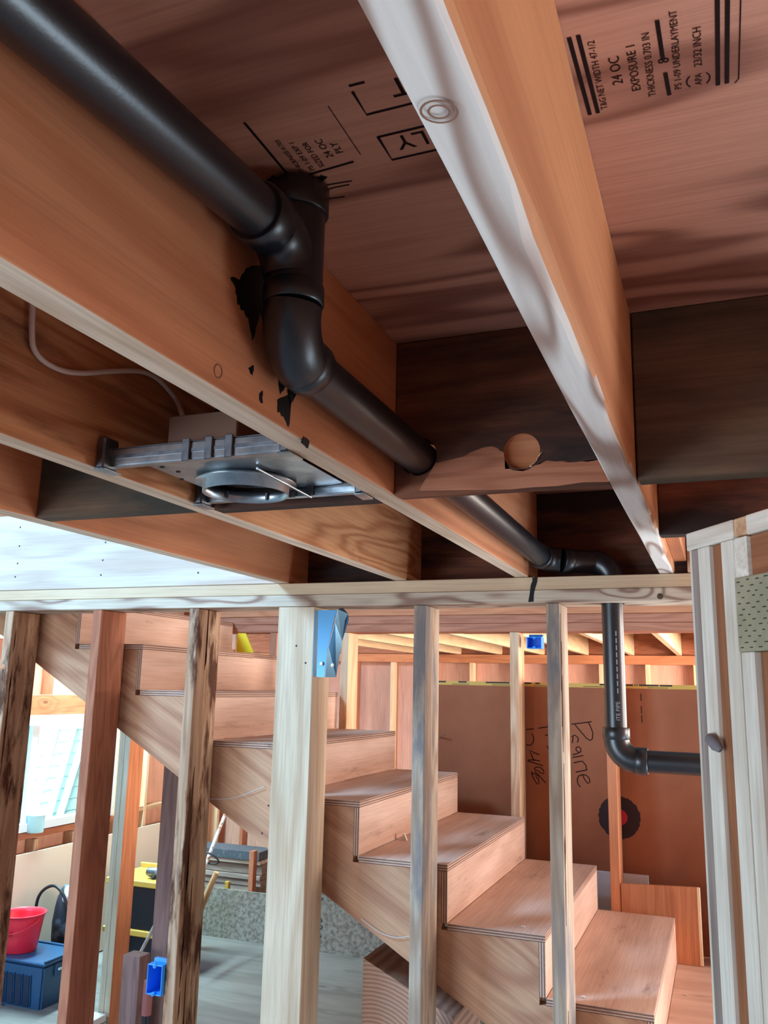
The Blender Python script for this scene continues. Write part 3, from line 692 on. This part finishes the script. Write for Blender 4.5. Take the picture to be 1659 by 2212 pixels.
# ================================================================== STAIRS
YS0, YS1 = .148, 1.250
XN = lambda k: 1.4005+.2927*k
ZN = lambda k: 1.755-.165*k
K0, K1 = -7, 3
st = empty('staircase', (1.4, .6, 1.1), label='raw plywood staircase descending to the right behind the studs', cat='staircase')
for y0, y1 in ((YS0+.001, YS0+.040), (YS1-.042, YS1-.003)):
    # grain follows the slope: the mesh is built in a frame turned along the stringer
    ang = math.atan(.566); ca, sa = math.cos(ang), math.sin(ang)
    bm = bmesh.new(); loc = Vector((1.0, (y0+y1)/2, 1.7)); h = (y1-y0)/2
    def V2(x, z, y): return bm.verts.new(((x-loc.x)*ca-(z-loc.z)*sa, y, (x-loc.x)*sa+(z-loc.z)*ca))
    bot = lambda x: max(2.1937-.566*x, 1.076)
    cols = []
    for k in range(K0, K1+1):
        xa, xb = XN(k-1)-.0195, XN(k)-.0195; zt = ZN(k)-.0195
        xs_ = [xa, xb] if not (bot(xa) > 1.076 and bot(xb) <= 1.076) else [xa, (2.1937-1.076)/.566, xb]
        for u0, u1 in zip(xs_, xs_[1:]): cols.append((u0, u1, zt))
    for u0, u1, zt in cols:
        q = [(u0, bot(u0)), (u1, bot(u1)), (u1, zt), (u0, zt)]
        A = [V2(x, z, -h) for x, z in q]; B = [V2(x, z, h) for x, z in q]
        bm.faces.new(A); bm.faces.new(B[::-1])
        for i in (0, 1, 2): bm.faces.new((A[i], B[i], B[(i+1) % 4], A[(i+1) % 4]))
    o = mesh_obj('stringer', bm, wood('stringer', 0), loc, parent=st); o.rotation_euler = (0, ang, 0)
for k in range(K0, K1+1):
    box('tread', (XN(k-1)+.0005, XN(k)), (YS0, YS1), (ZN(k)-.019, ZN(k)), ('stairply', 1, 2), bev=.001, parent=st)
    box('riser', (XN(k)-.019, XN(k)), (YS0, YS1), ((ZN(k+1) if k < K1 else 1.095)+.0004, ZN(k)-.0195), ('stairply', 1, 0), bev=.001, parent=st)
# landing
ld = empty('landing', (2.9, .7, 1.1), kind='structure')
box('landing_deck', (XN(K1)-.0, 3.3), (YS0-.0, 1.60), (1.0765, 1.095), ('stairply', 0, 2), parent=ld)
for y in (.15, .5, .9, 1.5): box('landing_joist', (XN(K1)+.02, 3.3), (y, y+.038), (.90, 1.076), 'stud', parent=ld)
for x, y in ((2.5, .19), (3.2, .19), (2.5, 1.45), (3.2, 1.45)): box('landing_leg', (x, x+.089), (y-.03, y+.038), (0, .899), 'stud', parent=ld)
# header under the stringer with end grain
def ringmat():
    t = NT('end_grain'); tc = t.n('ShaderNodeTexCoord'); mp = t.n('ShaderNodeMapping'); t.l(tc.outputs['Object'], mp.inputs[0]); mp.inputs['Location'].default_value = (.11, 0, .12)
    w = t.n('ShaderNodeTexWave', wave_type='RINGS', rings_direction='Y', i_Scale=26.0, i_Distortion=1.2, i_Detail=2.0); t.l(mp.outputs[0], w.inputs[0])
    t.l(t.ramp(w.outputs['Fac'], [(0.2, lin((190, 146, 120))), (.9, lin((160, 114, 92)))]), t.b.inputs['Base Color']); t.b.inputs['Roughness'].default_value = .8; return t.m
bx = lambda x: 2.1937-.566*x-.02
prism('stair_header', [(1.404, 1.280), (1.70, 1.280-.296*.44), (1.70, .98), (1.404, .98)], 'xz', .200, .50, ringmat(), label='heavy beam end with growth rings under the stair stringer', cat='beam')
for x in (1.43, 1.6): box('header_leg', (x, x+.09), (.24, .33), (0, .979), 'stud', label=('left', 'right')[x > 1.5]+' short post under the heavy beam end', cat='post', group='posts under the stair header')

# ================================================================== FAR STAIR WALL
YW = 1.252
box('far_top_plate', (-2.2, 4.3), (YW, YW+.12), (ZJ-.076, ZJ-.0385), 'stud_red', label='lower pink top plate of the wall beyond the stairs', cat='plate')
box('far_top_plate', (-2.2, 4.3), (YW, YW+.12), (ZJ-.0375, ZJ-.0005), 'stud_red', label='middle pink top plate of the wall beyond the stairs', cat='plate')
box('rim_board', (-2.2, 4.3), (YW, YW+.038), (ZJ+.001, 2.72), 'orange', label='orange rim board above the far stair wall', cat='board')
for i, (x0, lab, pal) in enumerate(((.824, 'far wall stud with bright right face left of the open gap', 'stud'), (1.636, 'far wall stud standing in front of the handwriting panel', 'stud'), (2.038, 'far wall stud crossing the dark painted disc', 'orange'), (.44, 'reddish far wall stud behind the upper steps', 'stud_red'), (.03, 'reddish far wall stud near the top of the stairs', 'stud_red'))):
    box('far_wall_stud', (x0, x0+.038), (YW, YW+.12), (max(1.0955, 2.214-.566*x0), ZJ-.0775), pal, label=lab, cat='stud', group='studs beyond the stairs')
box('far_wall_stud', (2.49, 2.528), (YW, YW+.12), (1.0955, ZJ-.0775), 'stud', label='far wall stud hidden behind the angled wall frame', cat='stud', group='studs beyond the stairs')
YP = 1.395
pn = box('fibreboard_panel', (1.20, 3.2), (YP, YP+.019), (1.0955, 2.148), BOARD, label='tall brown fibreboard panel with marker handwriting', cat='panel')
box('edge_tape', (1.20, 3.2), (YP-.0006, YP-.0001), (2.130, 2.148), TAPE, bev=0, parent=pn)
fpn = lambda u, v: hit(u, v, 1, YP)
for a, b, u in ((1.25, 1.30, 0), (1.36, 1.40, 0), (1.49, 1.60, 0), (1.606, 1.612, 0), (1.616, 1.70, 0), (1.718, 1.738, 0), (2.0, 2.03, 0), (2.10, 2.14, 0), (2.146, 2.15, 0), (2.155, 2.159, 0), (2.165, 2.245, 0), (2.25, 2.30, 0)):
    box('tape_print', (a, b), (YP-.0012, YP-.0007), (2.141, 2.1475), TAPEB, bev=0, parent=pn)
for xx in (1.33, 1.52, 1.71, 1.93, 2.20): 
    strokes('tape_print', [[Vector((xx+i*.007, YP-.0006, 2.1345)), Vector((xx+i*.007+.005, YP-.0006, 2.1345))] for i in range(12)], TAPEB, .0028, (0, -1, 0), parent=pn)
C7 = lambda l: [fpn(1050+x/5.53, 1330+y/5.53) for x, y in l]
HW = [[(1020,1295),(1140,1282),(1260,1265)], [(1060,1300),(1140,1395),(1200,1465),(1240,1490),(1270,1470),(1275,1400),(1250,1330),(1220,1270)],
 [(1020,1445),(1060,1425),(1095,1455),(1102,1485),(1088,1512)], [(1030,1520),(1040,1445)],
 [(1080,1572),(1110,1565),(1132,1590),(1130,1625),(1105,1632),(1080,1612),(1072,1588),(1080,1572)], [(1130,1625),(1080,1650),(1035,1660)],
 [(1035,1692),(1100,1682),(1160,1668)], [(1045,1758),(1110,1742),(1150,1738),(1190,1785),(1200,1840)], [(1070,1868),(1140,1855),(1210,1840)],
 [(1150,1900),(1180,1960),(1215,2005),(1240,1985),(1232,1940),(1195,1905),(1150,1897),(1105,1915),(1088,1955),(1095,2005),(1125,2045)],
 [(625,1345),(690,1335),(745,1325)], [(705,1432),(725,1425),(748,1422)], [(725,1555),(742,1575),(745,1600)], [(748,1640),(755,1680)],
 [(480,1360),(530,1356),(570,1350)], [(545,1408),(568,1450),(566,1505),(535,1548),(480,1542)],
 [(640,1660),(580,1640),(520,1605),(545,1670),(575,1735)], [(500,1725),(570,1722),(645,1735)], [(495,1735),(590,1765),(680,1790)],
 [(575,1830),(600,1805),(650,1815),(688,1850),(692,1885),(660,1880),(615,1850),(580,1835),(590,1870),(640,1910)], [(540,1870),(600,1900),(650,1930),(715,1998)],
 [(545,1880),(570,1950),(610,2012),(635,2000),(625,1950),(590,1920)]]
for l in HW: strokes('pen_stroke', [C7(l)], INKM, .0042, (0, -1, 0), lift=.0008, parent=pn)
strokes('faint_print', [[fpn(u, v), fpn(u+1, v+16)] for u, v in ((1384, 1498), (1385, 1525), (1386, 1545))], PAINTK, .004, (0, -1, 0), parent=pn)
# painted disc on the panel
cx, cz = 2.065, 1.598
def disc(name, r, mat, lift, jag):
    bm = bmesh.new(); n = 72; c = bm.verts.new((0, 0, 0)); v = [bm.verts.new((math.cos(2*math.pi*i/n)*r*(1+random.uniform(-jag, jag)), 0, math.sin(2*math.pi*i/n)*r*(1+random.uniform(-jag, jag)))) for i in range(n)]
    for i in range(n): bm.faces.new((c, v[i], v[(i+1) % n]))
    return mesh_obj(name, bm, mat, (cx, YP-lift, cz), parent=pn)
disc('painted_disc', .086, PAINTK, .0008, .035); disc('painted_centre', .033, PAINTR, .0016, .03)
q = hit(945, 1590, 1, YW)
tube('bent_nail', [hit(948, 1593, 1, YP), hit(962, 1587, 1, YP-.03)], .002, GALV, seg=8, parent=pn)
# loose pieces on the landing
o = prism('plywood_offcut', [(2.0785, 1.096), (2.375, 1.096), (2.364, 1.378), (2.0785, 1.365)], 'xz', 1.2508, 1.264, wood('orange', 2), label='orange plywood offcut standing upright at the back of the landing', cat='offcut')
box('offcut_edge', (2.3625, 2.3755), (1.2502, 1.2645), (1.097, 1.3775), 'cream', parent=o)
box('white_board', (1.95, 2.175), (1.374, 1.393), (1.0955, 1.380), WHITEB, label='white painted board end behind the orange offcut', cat='board')
for i, (u, v, k) in enumerate(((1130, 2003, 2), (1260, 2155, 3), (1480, 2150, 9))):
    q = hit(u, v, 2, ZN(k) if k < 9 else 1.095)
    box('wood_chip', (q.x-.006, q.x+.006), (q.y-.004, q.y+.004), (q.z, q.z+.004), 'white', bev=.001, label=('white wood chip on the third lowest step', 'white wood chip on the lowest step', 'wood chip on the landing')[i], cat='chip', group='wood chips on the stairs')
q = hit(873, 1815, 2, ZN(1))
prism('wood_chip', [(q.x-.012, q.z), (q.x+.012, q.z), (q.x, q.z+.024)], 'xz', q.y-.006, q.y+.006, wood('white', 0), label='pointed wood chip leaning in the corner of a step', cat='chip', group='wood chips on the stairs')
# blue box and yellow card in the far room
q = hit(1134, 1385, 1, YW+.03)
ebox(q.x+.075, YW+.02, q.z-.032, .066, .05, .06, 'small blue electrical box high on a far wall stud')
a, b = hit(514, 1368, 1, 1.24), hit(548, 1410, 1, 1.24)
prism('yellow_card', [(a.x, a.z), (a.x+.045, a.z), (b.x, b.z), (a.x-.004, b.z)], 'xz', 1.238, 1.2425, YELB, label='bright yellow plastic card at the top of the stairs', cat='card')

# ================================================================== ANGLED WALL AT RIGHT
ang = math.radians(57.4); wd = Vector((math.cos(ang), -math.sin(ang), 0)); nd = Vector((wd.y, -wd.x, 0)); W0 = Vector((2.452, -.641, 0))
def aw(name, s, d, z, pal, **kw):
    """s along the wall, d depth behind the front face, z heights"""
    o = box(name, (s[0], s[1]), (d[0], d[1]), z, pal, **kw)
    c = W0+wd*((s[0]+s[1])/2)-nd*((d[0]+d[1])/2); o.location = (c.x, c.y, (z[0]+z[1])/2); o.rotation_euler = (0, 0, -ang); return o
G = 'studs of the angled wall'
aw('angled_top_plate', (-.016, .147), (0, .089), (2.403, 2.4395), 'pale_stud', label='left piece of the pale top plate on the angled wall', cat='plate')
aw('angled_top_plate', (.148, .188), (.002, .089), (2.405, 2.4395), 'stud', label='short end-grain piece set into the angled top plate', cat='plate')
aw('angled_top_plate', (.189, 1.3), (0, .089), (2.403, 2.4395), 'pale_stud', label='right piece of the pale top plate with a dark knot', cat='plate')
aw('angled_corner_strip', (-.008, -.0025), (.001, .05), (.0, 2.402), 'pale_stud', label='thin white strip at the outer left edge of the angled wall', cat='strip')
aw('angled_stud', (-.002, .0225), (.002, .09), (.0, 2.402), 'grey_lumber', label='grey set-back stud at the left end of the angled wall', cat='stud', group=G)
s1_ = aw('angled_stud', (.024, .064), (0, .089), (.0, 2.402), 'pale_stud', label='white-edged angled stud with the grey foam blob', cat='stud', group=G)
aw('angled_stud', (.105, .145), (0, .089), (.0, 2.402), 'pale_stud', label='white-edged angled stud just left of the treated block', cat='stud', group=G)
aw('angled_stud', (.150, .188), (0, .089), (.0, 2.19), 'pale_stud', label='white-edged angled stud carrying the treated block', cat='stud', group=G)
aw('angled_cripple', (.147, .186), (0, .089), (2.327, 2.402), 'pale_stud', label='short white cripple between treated block and top plate', cat='cripple')
aw('angled_backing', (.065, .104), (.008, .085), (.0, 2.402), 'brown_ply', label='brown backing board between the two pale angled studs', cat='board')
aw('angled_backing', (.189, .60), (.012, .05), (.0, 2.19), 'brown_ply', label='brown backing board right of the angled studs below the treated block', cat='board')
aw('angled_backing', (.187, .60), (.008, .05), (2.327, 2.402), 'brown_ply', label='speckled brown board above the treated block', cat='board')
pt = aw('treated_block', (.149, .62), (-.004, .089), (2.1905, 2.3265), PT, label='grey-green pressure-treated block with rows of incisions', cat='block')
# incisions: joined small slits
bm = bmesh.new()
for r_ in range(13):
    for c_ in range(16):
        s = -.228+c_*.028+(.014 if r_ % 2 else 0)+random.uniform(-.003, .003); z = -.062+r_*.0102+random.uniform(-.0015, .0015)
        addbox(bm, (s, s+random.uniform(.006, .010)), (-.0473, -.0463), (z-.0009, z+.0009))
sl = mesh_obj('incision_slits', bm, SLIT, (0, 0, 0), kind='stuff'); sl.parent = pt
# grey foam blob on the stud
q = W0+wd*.062+nd*.006
tube('foam_blob', [Vector((q.x, q.y, 2.036))-wd*.020, Vector((q.x, q.y, 2.030))-wd*.008+nd*.006, Vector((q.x, q.y, 2.018))+wd*.010+nd*.006, Vector((q.x, q.y, 2.010))+wd*.018+nd*.002], [.004, .011, .011, .005], plain('grey_foam', (132, 124, 128), .8, bump=.5, bscale=90), seg=12, label='small grey foam blob stuck on a pale angled stud', cat='foam')

# ================================================================== LOWER ROOM THINGS
# doubled studs
for i, x in enumerate((-.985, -.944)):
    box('partition_stud', (x, x+.0395), (2.0, 2.14), (0, 2.40), 'greygreen', label=('grey-green partition stud left of the pair in front of the window', 'orange-sided partition stud right of the pair near the window')[i], cat='stud', group='paired partition studs')
_p = COL.objects[-1]; _p.data.materials.append(wood('orange', 2))
for f_ in _p.data.polygons:
    if f_.normal.x > .7: f_.material_index = 1
box('stair_post', (-.130, -.041), (1.26, 1.349), (0, 2.05), 'purple', label='purplish brown post under the stairs right of the paired studs', cat='post')
box('stair_post_block', (-.185, -.09), (1.12, 1.20), (0, .86), 'purple', label='short dull brown post block left of the purplish post', cat='post')
# beige sheet against the window wall
o = box('wallboard_sheet', (-.008, .008), (-1.25, 1.25), (-.43, .43), DRYWALL, label='beige wallboard sheet leaning under the window', cat='sheet')
o.location = (XW+.115, 3.55, .435); o.rotation_euler = (0, math.radians(-7), 0)
# tote
tx0, tx1, ty0, ty1 = -2.235, -1.705, 2.345, 2.70
tt = empty('storage_tote', ((tx0+tx1)/2, (ty0+ty1)/2, 0), label='dark blue ribbed storage tote on the floor', cat='tote')
bm = bmesh.new()
bot = [(tx0+.02, ty0+.02), (tx1-.02, ty0+.02), (tx1-.02, ty1-.02), (tx0+.02, ty1-.02)]; top = [(tx0, ty0), (tx1, ty0), (tx1, ty1), (tx0, ty1)]
c = Vector(((tx0+tx1)/2, (ty0+ty1)/2, 0))
A = [bm.verts.new((x-c.x, y-c.y, .002)) for x, y in bot]; B = [bm.verts.new((x-c.x, y-c.y, .285)) for x, y in top]
bm.faces.new(A); bm.faces.new(B[::-1])
for i in range(4): bm.faces.new((A[i], A[(i+1) % 4], B[(i+1) % 4], B[i]))
bmesh.ops.bevel(bm, geom=bm.edges[:], offset=.012, segments=2, affect='EDGES')
mesh_obj('tote_body', bm, TOTE, c, parent=tt)
lid = box('tote_lid', (tx0-.012, tx1+.012), (ty0-.012, ty1+.012), (.286, .306), TOTE, bev=.006, parent=tt)
for a, b, c_, d in ((tx0-.008, tx1+.008, ty1-.012, ty1+.008), (tx0-.008, tx0+.008, ty0, ty1-.014), (tx1-.008, tx1+.008, ty0, ty1-.014)):
    box('lid_rim', (a, b), (c_, d), (.3065, .318), TOTE, bev=.003, parent=lid)
for i in range(6):
    x = tx0+.035+i*.068; o = box('tote_rib', (x, x+.045), (-.004, .004), (.03, .215), TOTED, bev=.002, parent=tt); o.location.y += ty0+.007-0; o.rotation_euler = (math.radians(4), 0, 0)
    o = box('tote_ridge', (x+.052, x+.058), (-.006, .004), (.03, .225), TOTE, bev=.002, parent=tt); o.location.y += ty0+.006; o.rotation_euler = (math.radians(4), 0, 0)
hd = box('tote_handle', (tx1-.002, tx1+.010), (ty0+.10, ty0+.25), (.20, .28), TOTE, bev=.004, parent=tt)
box('handle_grip', (tx1+.0105, tx1+.022), (ty0+.12, ty0+.23), (.235, .25), plain('pale_clip', (196, 212, 220), .4), bev=.003, parent=hd)
# bucket
bk = empty('bucket', (-2.065, 2.50, .307), label='red plastic bucket standing on the blue tote', cat='bucket')
lathe('bucket_body', [(0, 0), (.108, 0), (.112, .006), (.142, .21), (.150, .232), (.156, .234), (.156, .240), (.146, .240), (.138, .21), (.108, .008), (0, .008)], REDP, (-2.065, 2.50, .307), seg=48, parent=bk)
hp = [Vector((-2.065+.147*math.cos(a), 2.50+.147*math.sin(a)*.55-.06*math.sin(a), .50-.085*math.sin(a))) for a in [math.pi*i/16 for i in range(17)]]
hp = [Vector((-2.065+.150*math.cos(math.pi+math.pi*i/16), 2.50+.153*math.sin(math.pi+math.pi*i/16), .515-.075*math.sin(math.pi*i/16))) for i in range(17)]
tube('bucket_handle', hp, .004, REDP, seg=8, parent=bk)
box('bucket_mark', (-2.045, -2.02), (2.360, 2.3635), (.425, .450), plain('dark_red', (170, 24, 46), .5), parent=bk)
# bag and hose
def lump(name, c, s, mat, seed, amp=.25, **kw):
    rnd = random.Random(seed); bm = bmesh.new(); bmesh.ops.create_icosphere(bm, subdivisions=3, radius=1.0)
    ws = [(Vector((rnd.uniform(-3, 3), rnd.uniform(-3, 3), rnd.uniform(-3, 3))), rnd.uniform(0, 6)) for _ in range(7)]
    for v in bm.verts:
        k = 1+amp*sum(math.sin(w.dot(v.co)+p) for w, p in ws)/3; v.co = Vector((v.co.x*s[0]*k, v.co.y*s[1]*k, v.co.z*s[2]*k))
        if v.co.z < -s[2]*.8: v.co.z = -s[2]*.8
    return mesh_obj(name, bm, mat, c, smooth=True, **kw)
bg_ = empty('tool_bag', (-2.08, 3.0, 0), label='dark tool bag with grey flaps behind the blue tote', cat='bag')
lump('bag_body', (-2.07, 2.96, .30), (.13, .12, .375), BAGM, 3, parent=bg_)
lump('bag_flap', (-2.01, 2.90, .575), (.07, .04, .06), plain('pale_canvas', (206, 200, 204), .8), 5, parent=bg_)
lump('bag_flap', (-1.95, 2.94, .34), (.05, .10, .26), GREYBAG, 8, parent=bg_)
tube('hose', smooth_path([Vector((-2.20, 2.77, .004)), Vector((-2.20, 2.77, .45)), Vector((-2.17, 2.77, .60)), Vector((-2.08, 2.79, .66)), Vector((-1.98, 2.78, .62)), Vector((-1.92, 2.78, .52))]), .011, BLK, seg=10, label='thin black hose looping up behind the bucket', cat='hose')
# yellow and black tool bench
tb = empty('tool_bench', (-1.35, 3.4, 0), label='black and yellow tool bench behind the paired studs', cat='tool bench')
bx0, bx1, by0, by1 = -1.98, -1.42, 3.25, 3.7
box('bench_top', (bx0, bx1), (by0, by1), (.60, .645), YEL, bev=.006, parent=tb)
box('bench_rim', (bx0, bx1), (by1-.03, by1), (.6455, .68), YEL, bev=.004, parent=tb)
box('bench_body', (bx0+.02, bx1-.02), (by0+.02, by1-.02), (.30, .599), BLK, bev=.006, parent=tb)
box('bench_shelf', (bx0, bx1), (by0, by1), (.255, .299), YEL, bev=.006, parent=tb)
box('bench_base', (bx0+.02, bx1-.02), (by0+.02, by1-.02), (.0, .254), BLK, bev=.006, parent=tb)
q = (-1.15, 3.22, .646)
q = (-1.6, 3.4, .646)
tl = empty('power_tool', q, label='small grey and black power tool on the yellow bench top', cat='power tool')
tube('tool_body', [(-1.68, 3.36, .69), (-1.66, 3.36, .69), (-1.56, 3.38, .69), (-1.52, 3.40, .69)], [.028, .036, .036, .02], GALVD, seg=16, parent=tl)
tube('tool_grip', [(-1.59, 3.37, .685), (-1.61, 3.34, .66), (-1.62, 3.33, .647)], [.018, .018, .014], BLK, seg=12, parent=tl)
tube('hand_grip', [(-1.56, 3.55, .84), (-1.45, 3.53, .845)], .022, BLK, seg=14, label='dark cylindrical grip above the yellow bench', cat='handle')
tube('grip_stand', [(-1.50, 3.54, .646), (-1.50, 3.54, .817)], .010, STEELN, seg=10, label='thin dark stand holding the cylindrical grip on the bench', cat='stand')
# sticks and poles
def pole(name, px, r, mat, label, cat='pole'):
    return tube(name, [hit(u, v, 1, y) if y is not None else Vector((u, v, 0)) for u, v, y in px], r, mat, seg=12, label=label, cat=cat)
pole('white_pole', ((486, 1760, 3.98), (437, 1885, 3.6), (412, 1955, 3.3)), .014, RUST, 'white and rust-spotted metal pole leaning beside the lumber')
tube('pole_ring', smooth_path([hit(448+24*math.cos(a)*1.0, 1853+11*math.sin(a)+8*math.cos(a), 1, 3.64+.05*math.sin(a)) for a in [2*math.pi*i/14 for i in range(15)]], 3), .007, STEELN, seg=8, label='dark metal ring hanging around the white pole', cat='ring')
pole('wooden_handle', ((468, 1884, 3.9), (450, 1925, 3.9), (398, 2048, 3.9)), [.022, .026, .026], HANDLE, 'pale wooden tool handle end above the strand board', 'handle')
pole('shovel_handle', ((352, 1965, 2.9), (318, 2030, 2.9), (266, 2130, 2.9)), .012, wood('grey_lumber', 2), 'grey wooden shaft leaning in front of the tool bench', 'handle')
sl_ = empty('sledge_handle', hit(318, 2212, 1, .75), label='red-gripped tool shaft standing below the blue electrical box', cat='handle')
a = hit(322, 2118, 1, .75); b = hit(316, 2192, 1, .75)
tube('red_grip', [a, b], .020, RUBR, seg=16, parent=sl_); tube('black_shaft', [b, Vector((b.x-.006, .75, .0))], [.017, .016], BLK, seg=16, parent=sl_)
for i in range(5):
    pa = hit(208, 2150+i*13, 1, 1.9)
    box('paper_sheet', (pa.x-.09, pa.x+.02), (1.86, 1.98), (.20+.0-i*.045, .236-i*.045), WHITEB, bev=.002, label='white carton slab in the stack left of the paired studs, number %s from the top' % ('one', 'two', 'three', 'four', 'five')[i], cat='carton', group='white carton slabs')
# strand board panels, lumber rack
ob = box('strand_board', (-2.0, -1.02), (4.27, 4.285), (0, .405), OSB, label='low strand board panel in front of the lumber stack', cat='panel')
ob2 = box('strand_board', (-1.015, 1.3), (4.27, 4.285), (0, .95), OSB, label='tall strand board panel with dark ink marks under the stairs', cat='panel')
fo = lambda u, v: hit(u, v, 1, 4.269)
strokes('ink_mark', [[fo(u, v) for u, v in l] for l in ([(692, 1945), (698, 1940)], [(690, 1980), (696, 1990), (688, 1995), (697, 2003), (689, 2010)], [(686, 2018), (694, 2022), (688, 2030)])], plain('teal_ink', (30, 62, 66), .8), .014, (0, -1, 0), parent=ob2)
box('plywood_floor', (-2.0, 3.0), (1.45, 4.265), (.001, .019), ('floorply', 0, None), kind='structure')
names = ('top dark-faced plank of the grey lumber stack', 'white-edged plank second from the top of the lumber stack', 'wide grey plank with a knot in the lumber stack', 'thin grey plank second from the bottom of the lumber stack', 'lowest grey plank of the lumber stack')
zz = .42
pl = [(.60, .675, plain('slate_face', (72, 80, 92), .7, noise=(30, (110, 112, 116), .55, .7)), 4.50), (.565, .598, 'white', 4.52), (.475, .56, 'grey_lumber', 4.56), (.435, .473, 'grey_lumber', 4.53), (.38, .433, 'grey_lumber', 4.55)]
for i, (z0, z1, mt, y) in enumerate(pl):
    box('lumber_plank', (-2.1, -1.35), (y, y+.25), (z0, z1-.002), mt, label=names[i], cat='plank', group='planks of the grey lumber stack')
box('stack_support', (-2.05, -1.4), (4.56, 4.78), (0, .379), 'grey_lumber', label='grey timber support under the lumber stack', cat='support')
box('rack_post', (-1.335, -1.29), (4.30, 4.36), (0, .72), 'stud_red', label='dark red post at the right end of the lumber stack', cat='post')
box('clamp_piece', (-1.62, -1.585), (4.40, 4.44), (.0, .43), YEL, label='small orange-yellow stake in front of the lumber stack', cat='stake')

# cobwebs
def cob(pts, label):
    tube('cobweb', smooth_path([Vector(p) for p in pts]), .0011, COB, seg=5, label=label, cat='cobweb', group='cobwebs on the stringer')
cob([hit(u, v, 1, .142) for u, v in ((425, 1716), (460, 1726), (510, 1722), (570, 1700))], 'pale cobweb strand sagging between weathered stud and thick post')
cob([hit(u, v, 1, .142) for u, v in ((780, 1985), (820, 2014), (855, 2025), (885, 2022))], 'pale cobweb strand on the stringer left of the bright-sided stud')
